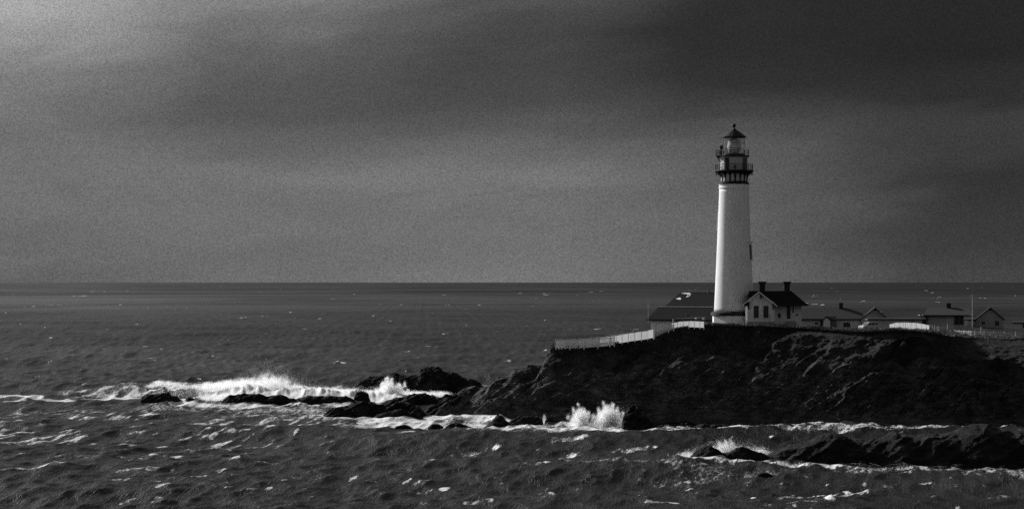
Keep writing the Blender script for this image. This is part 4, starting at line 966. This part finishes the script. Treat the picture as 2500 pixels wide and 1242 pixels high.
# ------------------------------------------------------------------ cottages on the right
def cottage(name, Y, p0, yb, rz, label, cat='cottage'):
    fx, fzz = local(Y, p0, yb)
    return empty(name, (X(p0, Y), Y, Z(yb, Y)), rz, label, cat, 'cottages on the headland'), fx, fzz
def gable_front(root, fx, fzz, pl_, pr_, ye, pk_, yk, depth, y0=0.0, wall='house_grey', vent=True, over=.4):
    xl_, xr_, xm_ = fx(pl_), fx(pr_), fx(pk_)
    MB().prism([(xl_, -1), (xr_, -1), (xr_, fzz(ye)), (xm_, fzz(yk + 1.5)), (xl_, fzz(ye))], y0, y0 + depth).build('gable_wall', wall, root)
    dz = .12
    def ext(xa_, za_, xb_, zb_, e):
        d = math.hypot(xb_ - xa_, zb_ - za_); return xa_ - (xb_ - xa_) / d * e, za_ - (zb_ - za_) / d * e
    a_ = ext(xl_, fzz(ye), xm_, fzz(yk), .4); b_ = ext(xr_, fzz(ye), xm_, fzz(yk), .4); zt = fzz(yk) + .06
    r = MB().slab((a_[0], y0 - over, a_[1] + dz), (xm_, y0 - over, zt + dz), (xm_, y0 + depth + .4, zt + dz), (a_[0], y0 + depth + .4, a_[1] + dz), .2)
    r.slab((xm_, y0 - over, zt + dz), (b_[0], y0 - over, b_[1] + dz), (b_[0], y0 + depth + .4, b_[1] + dz), (xm_, y0 + depth + .4, zt + dz), .2)
    o = r.build('roof', 'shingle_grey', root)
    bb_ = MB()
    for (x0, z0, x1, z1) in ((a_[0], a_[1], xm_, zt), (xm_, zt, b_[0], b_[1])):
        yA, yB = y0 - over - .05, y0 - over - .003
        bb_.add([(x0, yA, z0 - .12), (x1, yA, z1 - .12), (x1, yA, z1 + .14), (x0, yA, z0 + .14), (x0, yB, z0 - .12), (x1, yB, z1 - .12), (x1, yB, z1 + .14), (x0, yB, z0 + .14)],
                [(0, 1, 2, 3), (7, 6, 5, 4), (0, 4, 5, 1), (1, 5, 6, 2), (2, 6, 7, 3), (3, 7, 4, 0)])
    bb_.build('barge_board', 'dark_trim', o)
    if vent:
        sx_ = (xr_ - xl_) * .085; zv = (fzz(yk) - fzz(ye)) * .17
        MB().prism([(xm_ - sx_, zt - zv - .1), (xm_ + sx_, zt - zv - .1), (xm_, zt - .1)], y0 - .06, y0 - .003).build('vent', 'dark_trim', root)
    return o
def win(root, fx, fzz, p0, p1, y0_, y1_, yy=0.0, frame='wall_light'):
    if frame:
        wn = MB().box(fx(p0) - .16, fx(p1) + .16, yy - .05, yy - .003, fzz(y1_) - .12, fzz(y0_) + .14).build('window', frame, root)
        MB().box(fx(p0), fx(p1), yy - .09, yy - .053, fzz(y1_), fzz(y0_)).build('pane', 'opening_dark', wn)
    else: MB().box(fx(p0), fx(p1), yy - .06, yy - .003, fzz(y1_), fzz(y0_)).build('window', 'opening_dark', root)
CY = 498.0
c1_, fx, fzz = cottage('cottage', CY, 2030, 800, R(-7.6), 'long low grey cottage with small porch and a gabled wing, right of the lighthouse house')
MB().box(fx(1952), fx(2103), 0, 8, -1, fzz(779)).build('wall', 'wall_light', c1_)
r = MB().slab((fx(1950), -.55, fzz(778.5)), (fx(2106), -.55, fzz(778.5)), (fx(2106), 4.2, fzz(752)), (fx(1950), 4.2, fzz(752)), .16).slab((fx(2106), 8.6, fzz(778.5)), (fx(1950), 8.6, fzz(778.5)), (fx(1950), 4.2, fzz(752)), (fx(2106), 4.2, fzz(752)), .16).build('roof', 'shingle_grey', c1_)
MB().box(fx(1950), fx(2103), -.62, -.56, fzz(781.5), fzz(778)).build('fascia', 'dark_trim', c1_)
MB().box(fx(2048.5), fx(2058), 3.8, 4.6, fzz(756), fzz(740.5)).box(fx(2048), fx(2058.5), 3.75, 4.65, fzz(740.5), fzz(739.5)).build('chimney', 'brick_dark', r)
gable_front(c1_, fx, fzz, 2102.5, 2166, 778, 2135, 752, 10, -.9)
pr = gable_front(c1_, fx, fzz, 2011, 2027, 779, 2018, 773, 4.0, -1.6, 'board_white', False, .2)
MB().box(fx(2003), fx(2009), -.05, -.004, fzz(799), fzz(782)).build('door', 'opening_dark', c1_)
MB().box(fx(2028), fx(2042), -1.5, -.004, fzz(799), fzz(783)).build('porch_side', 'iron_grey', c1_)
MB().slab((fx(2026), -1.7, fzz(780)), (fx(2044), -1.7, fzz(780)), (fx(2040), -.1, fzz(772)), (fx(2020), -.1, fzz(772)), .12).build('porch_roof', 'shingle_dark', c1_)
win(c1_, fx, fzz, 1989.5, 1997.5, 786.5, 791); win(c1_, fx, fzz, 2059, 2075, 787, 798)
c2_, fx, fzz = cottage('flat_roofed_block', 489.0, 2180, 800, R(-8.8), 'pale flat roofed block behind the parked car and curved fence', 'building')
MB().box(fx(2112), fx(2250), 0, 5, -1, fzz(780)).build('wall', 'wall_light', c2_)
MB().slab((fx(2119), -.6, fzz(778)), (fx(2252), -.6, fzz(778)), (fx(2252), 5.4, fzz(775.5)), (fx(2119), 5.4, fzz(775.5)), .22).build('roof', 'dark_trim', c2_)
win(c2_, fx, fzz, 2217, 2233, 785, 790, 0, None); MB().box(fx(2109), fx(2121), -.3, -.01, fzz(800), fzz(786)).build('door', 'opening_dark', c2_)
c3_, fx, fzz = cottage('cottage', 494.0, 2300, 793, R(-10), 'grey cottage with long shallow roof and open porch at both ends, behind the curved fence')
MB().box(fx(2252), fx(2352), .6, 8, -1, fzz(770)).build('wall', 'wall_light', c3_)
r = MB().slab((fx(2256), -.6, fzz(769)), (fx(2372), -.6, fzz(769)), (fx(2366), 4.2, fzz(751)), (fx(2264), 4.2, fzz(751)), .2).slab((fx(2372), 8.6, fzz(769)), (fx(2256), 8.6, fzz(769)), (fx(2264), 4.2, fzz(751)), (fx(2366), 4.2, fzz(751)), .2).build('roof', 'shingle_grey', c3_)
MB().box(fx(2256), fx(2362), -.68, -.61, fzz(771.5), fzz(768.5)).build('fascia', 'dark_trim', c3_)
MB().box(fx(2311), fx(2321.5), 3.8, 4.7, fzz(756), fzz(740)).build('chimney', 'brick_dark', r)
gable_front(c3_, fx, fzz, 2247, 2264, 777.5, 2256, 770, 3.5, -2.0, 'board_white', False, .2)
MB().box(fx(2246), fx(2263.5), -2.06, -2.003, fzz(793), fzz(778.5)).build('porch_opening', 'opening_dark', c3_)
MB().box(fx(2329), fx(2352), .5, .59, fzz(792), fzz(772)).build('porch_opening', 'opening_dark', c3_)
for p in (2264.5, 2341): MB().box(fx(p), fx(p + 1.2), -.5, -.38, -.8, fzz(771.6)).build('porch_post', 'iron_grey', c3_)
c4_, fx, fzz = cottage('cottage', 500.0, 2417, 798, R(-11), 'grey gabled cottage with two small windows, behind the turf mound on the right')
gr4 = gable_front(c4_, fx, fzz, 2384, 2449.5, 778.5, 2417, 752, 12, 0)
win(c4_, fx, fzz, 2398, 2404.5, 784.5, 791, 0, None); win(c4_, fx, fzz, 2429.5, 2439, 783.5, 794, 0, None)
MB().box(fx(2358), fx(2383.8), 1.5, 6, -1, fzz(781)).build('link_wall', 'wall_light', c4_)
MB().slab((fx(2355), 1.0, fzz(779.5)), (fx(2383.6), 1.0, fzz(779.5)), (fx(2383.6), 6.2, fzz(777)), (fx(2355), 6.2, fzz(777)), .2).build('link_roof', 'dark_trim', c4_)
c5_, fx, fzz = cottage('shed', 490.0, 2488, 803, R(-11.6), 'small pale boarded shed at the right edge of the picture', 'shed')
MB().box(fx(2475), fx(2530), 0, 4, -1, fzz(788)).build('wall', 'wall_light', c5_)
MB().slab((fx(2471), -.4, fzz(786.5)), (fx(2534), -.4, fzz(786.5)), (fx(2534), 4.4, fzz(784)), (fx(2471), 4.4, fzz(784)), .2).build('roof', 'dark_trim', c5_)
win(c5_, fx, fzz, 2497, 2503, 789, 800, 0, None)

# flagpole
fY = 470.0; fp = empty('flagpole', (X(2374, fY), fY, Z(800, fY)), 0, 'very tall thin white flagpole left of the gabled cottage', 'flagpole')
kk = fY / F
MB().tube((0, 0, -1), (0, 0, 80 * kk), .07, 8, .06).build('lower_mast', 'fence_worn', fp)
MB().tube((.05, .1, 72 * kk), (.05, .1, 168 * kk), .055, 8, .03).build('top_mast', 'iron_grey', fp)
MB().box(-.28, .28, -.05, .12, 75.5 * kk, 77 * kk).build('crosspiece', 'fence_white', fp)
MB().ball((.05, .1, 168.5 * kk), .12).build('finial', 'iron_black', fp)

# parked car
VY = 474.0; vk = VY / F
car = empty('parked_car', (X(2122, VY), VY, Z(806, VY)), R(28), 'pale parked car with dark windows in front of the flat roofed block', 'car')
body = [(-1.95, .35), (1.95, .35), (2.0, .75), (1.92, .98), (.95, 1.02), (-.75, 1.02), (-1.75, .92), (-2.0, .7)]
MB().prism(body, -.82, .82).build('body', 'car_paint', car)
cab = [(-1.15, 1.021), (1.75, 1.021), (1.5, 1.50), (1.35, 1.56), (-.35, 1.58), (-.6, 1.52)]
cb = MB().prism(cab, -.72, .72).build('cabin', 'car_paint', car)
MB().prism([(-.85, 1.06), (-.02, 1.06), (-.02, 1.47), (-.48, 1.47)], -.735, -.722).build('window', 'car_dark', car)
MB().prism([(.08, 1.06), (.85, 1.06), (.80, 1.47), (.08, 1.47)], -.735, -.722).build('window', 'car_dark', car)
MB().prism([(.95, 1.06), (1.6, 1.06), (1.4, 1.44), (.92, 1.47)], -.735, -.722).build('window', 'car_dark', car)
MB().add([(-1.16, -.62, 1.07), (-1.16, .62, 1.07), (-.64, .60, 1.50), (-.64, -.60, 1.50), (-1.12, -.62, 1.07), (-1.12, .62, 1.07), (-.60, .60, 1.50), (-.60, -.60, 1.50)], [(0, 3, 2, 1), (4, 5, 6, 7), (0, 1, 5, 4), (1, 2, 6, 5), (2, 3, 7, 6), (3, 0, 4, 7)]).build('windscreen', 'car_dark', car)
for x in (-1.25, 1.25):
    for s in (-1, 1): MB().tube((x, s * .66, .33), (x, s * .84, .33), .33, 18).build('wheel', 'car_dark', car)
for s in (-1, 1): MB().box(-2.03, -1.96, s * .55 - .15, s * .55 + .15, .62, .78).build('headlight', 'lamp_white', car)
# two white stones and a picnic table
for p, y, Y, sx_, lb in ((2099, 808, 455, .34, 'short pale marker post left of the parked car'),):
    o = MB().box(-sx_ / 2, sx_ / 2, -.1, .1, -.4, .55).box(-sx_ / 2 - .04, sx_ / 2 + .04, -.13, .13, .551, .62).build('marker_post', 'fence_worn'); o.location = (X(p, Y), Y, Z(y, Y)); tag(o, lb, 'post')
bm_ = MB().ball((0, 0, 0), .36, 14, 9); rg = random.Random(3)
o = MB().add([(x * 1.25 + rg.uniform(-.04, .04), y + rg.uniform(-.04, .04), z * .75 + rg.uniform(-.03, .03)) for x, y, z in bm_.v], bm_.f).build('white_stone', 'fence_white'); o.location = (X(2107, 452), 452, Z(805.5, 452)); tag(o, 'white painted boulder on the grass below the parked car', 'stone')
TY = 440.0; tb = empty('picnic_table', (X(2394, TY), TY, Z(825, TY)), R(8), 'grey picnic table on the turf beside the faint picket fence', 'table')
MB().box(-.9, .9, -.38, .38, .70, .75).build('tabletop', 'wood_grey', tb)
for s in (-1, 1):
    MB().box(-.9, .9, s * .72 - .13, s * .72 + .13, .42, .46).build('seat', 'wood_grey', tb)
    MB().tube((s * .6, -.75, -.2), (s * .6, -.2, .70), .05).tube((s * .6, .75, -.2), (s * .6, .2, .70), .05).tube((s * .6, -.72, .40), (s * .6, .72, .40), .04).build('leg', 'wood_grey', tb)
for p, Y, h, lb in ((2313.5, 450, 1.3, 'single grey post at the left end of the faint fence'), (2395, 446, 1.5, 'tall grey post standing behind the picnic table')):
    o = MB().tube((0, 0, -.5), (0, 0, h), .07, 8).build('post_marker', 'fence_worn'); o.location = (X(p, Y), Y, gz(p, Y)); tag(o, lb, 'post')
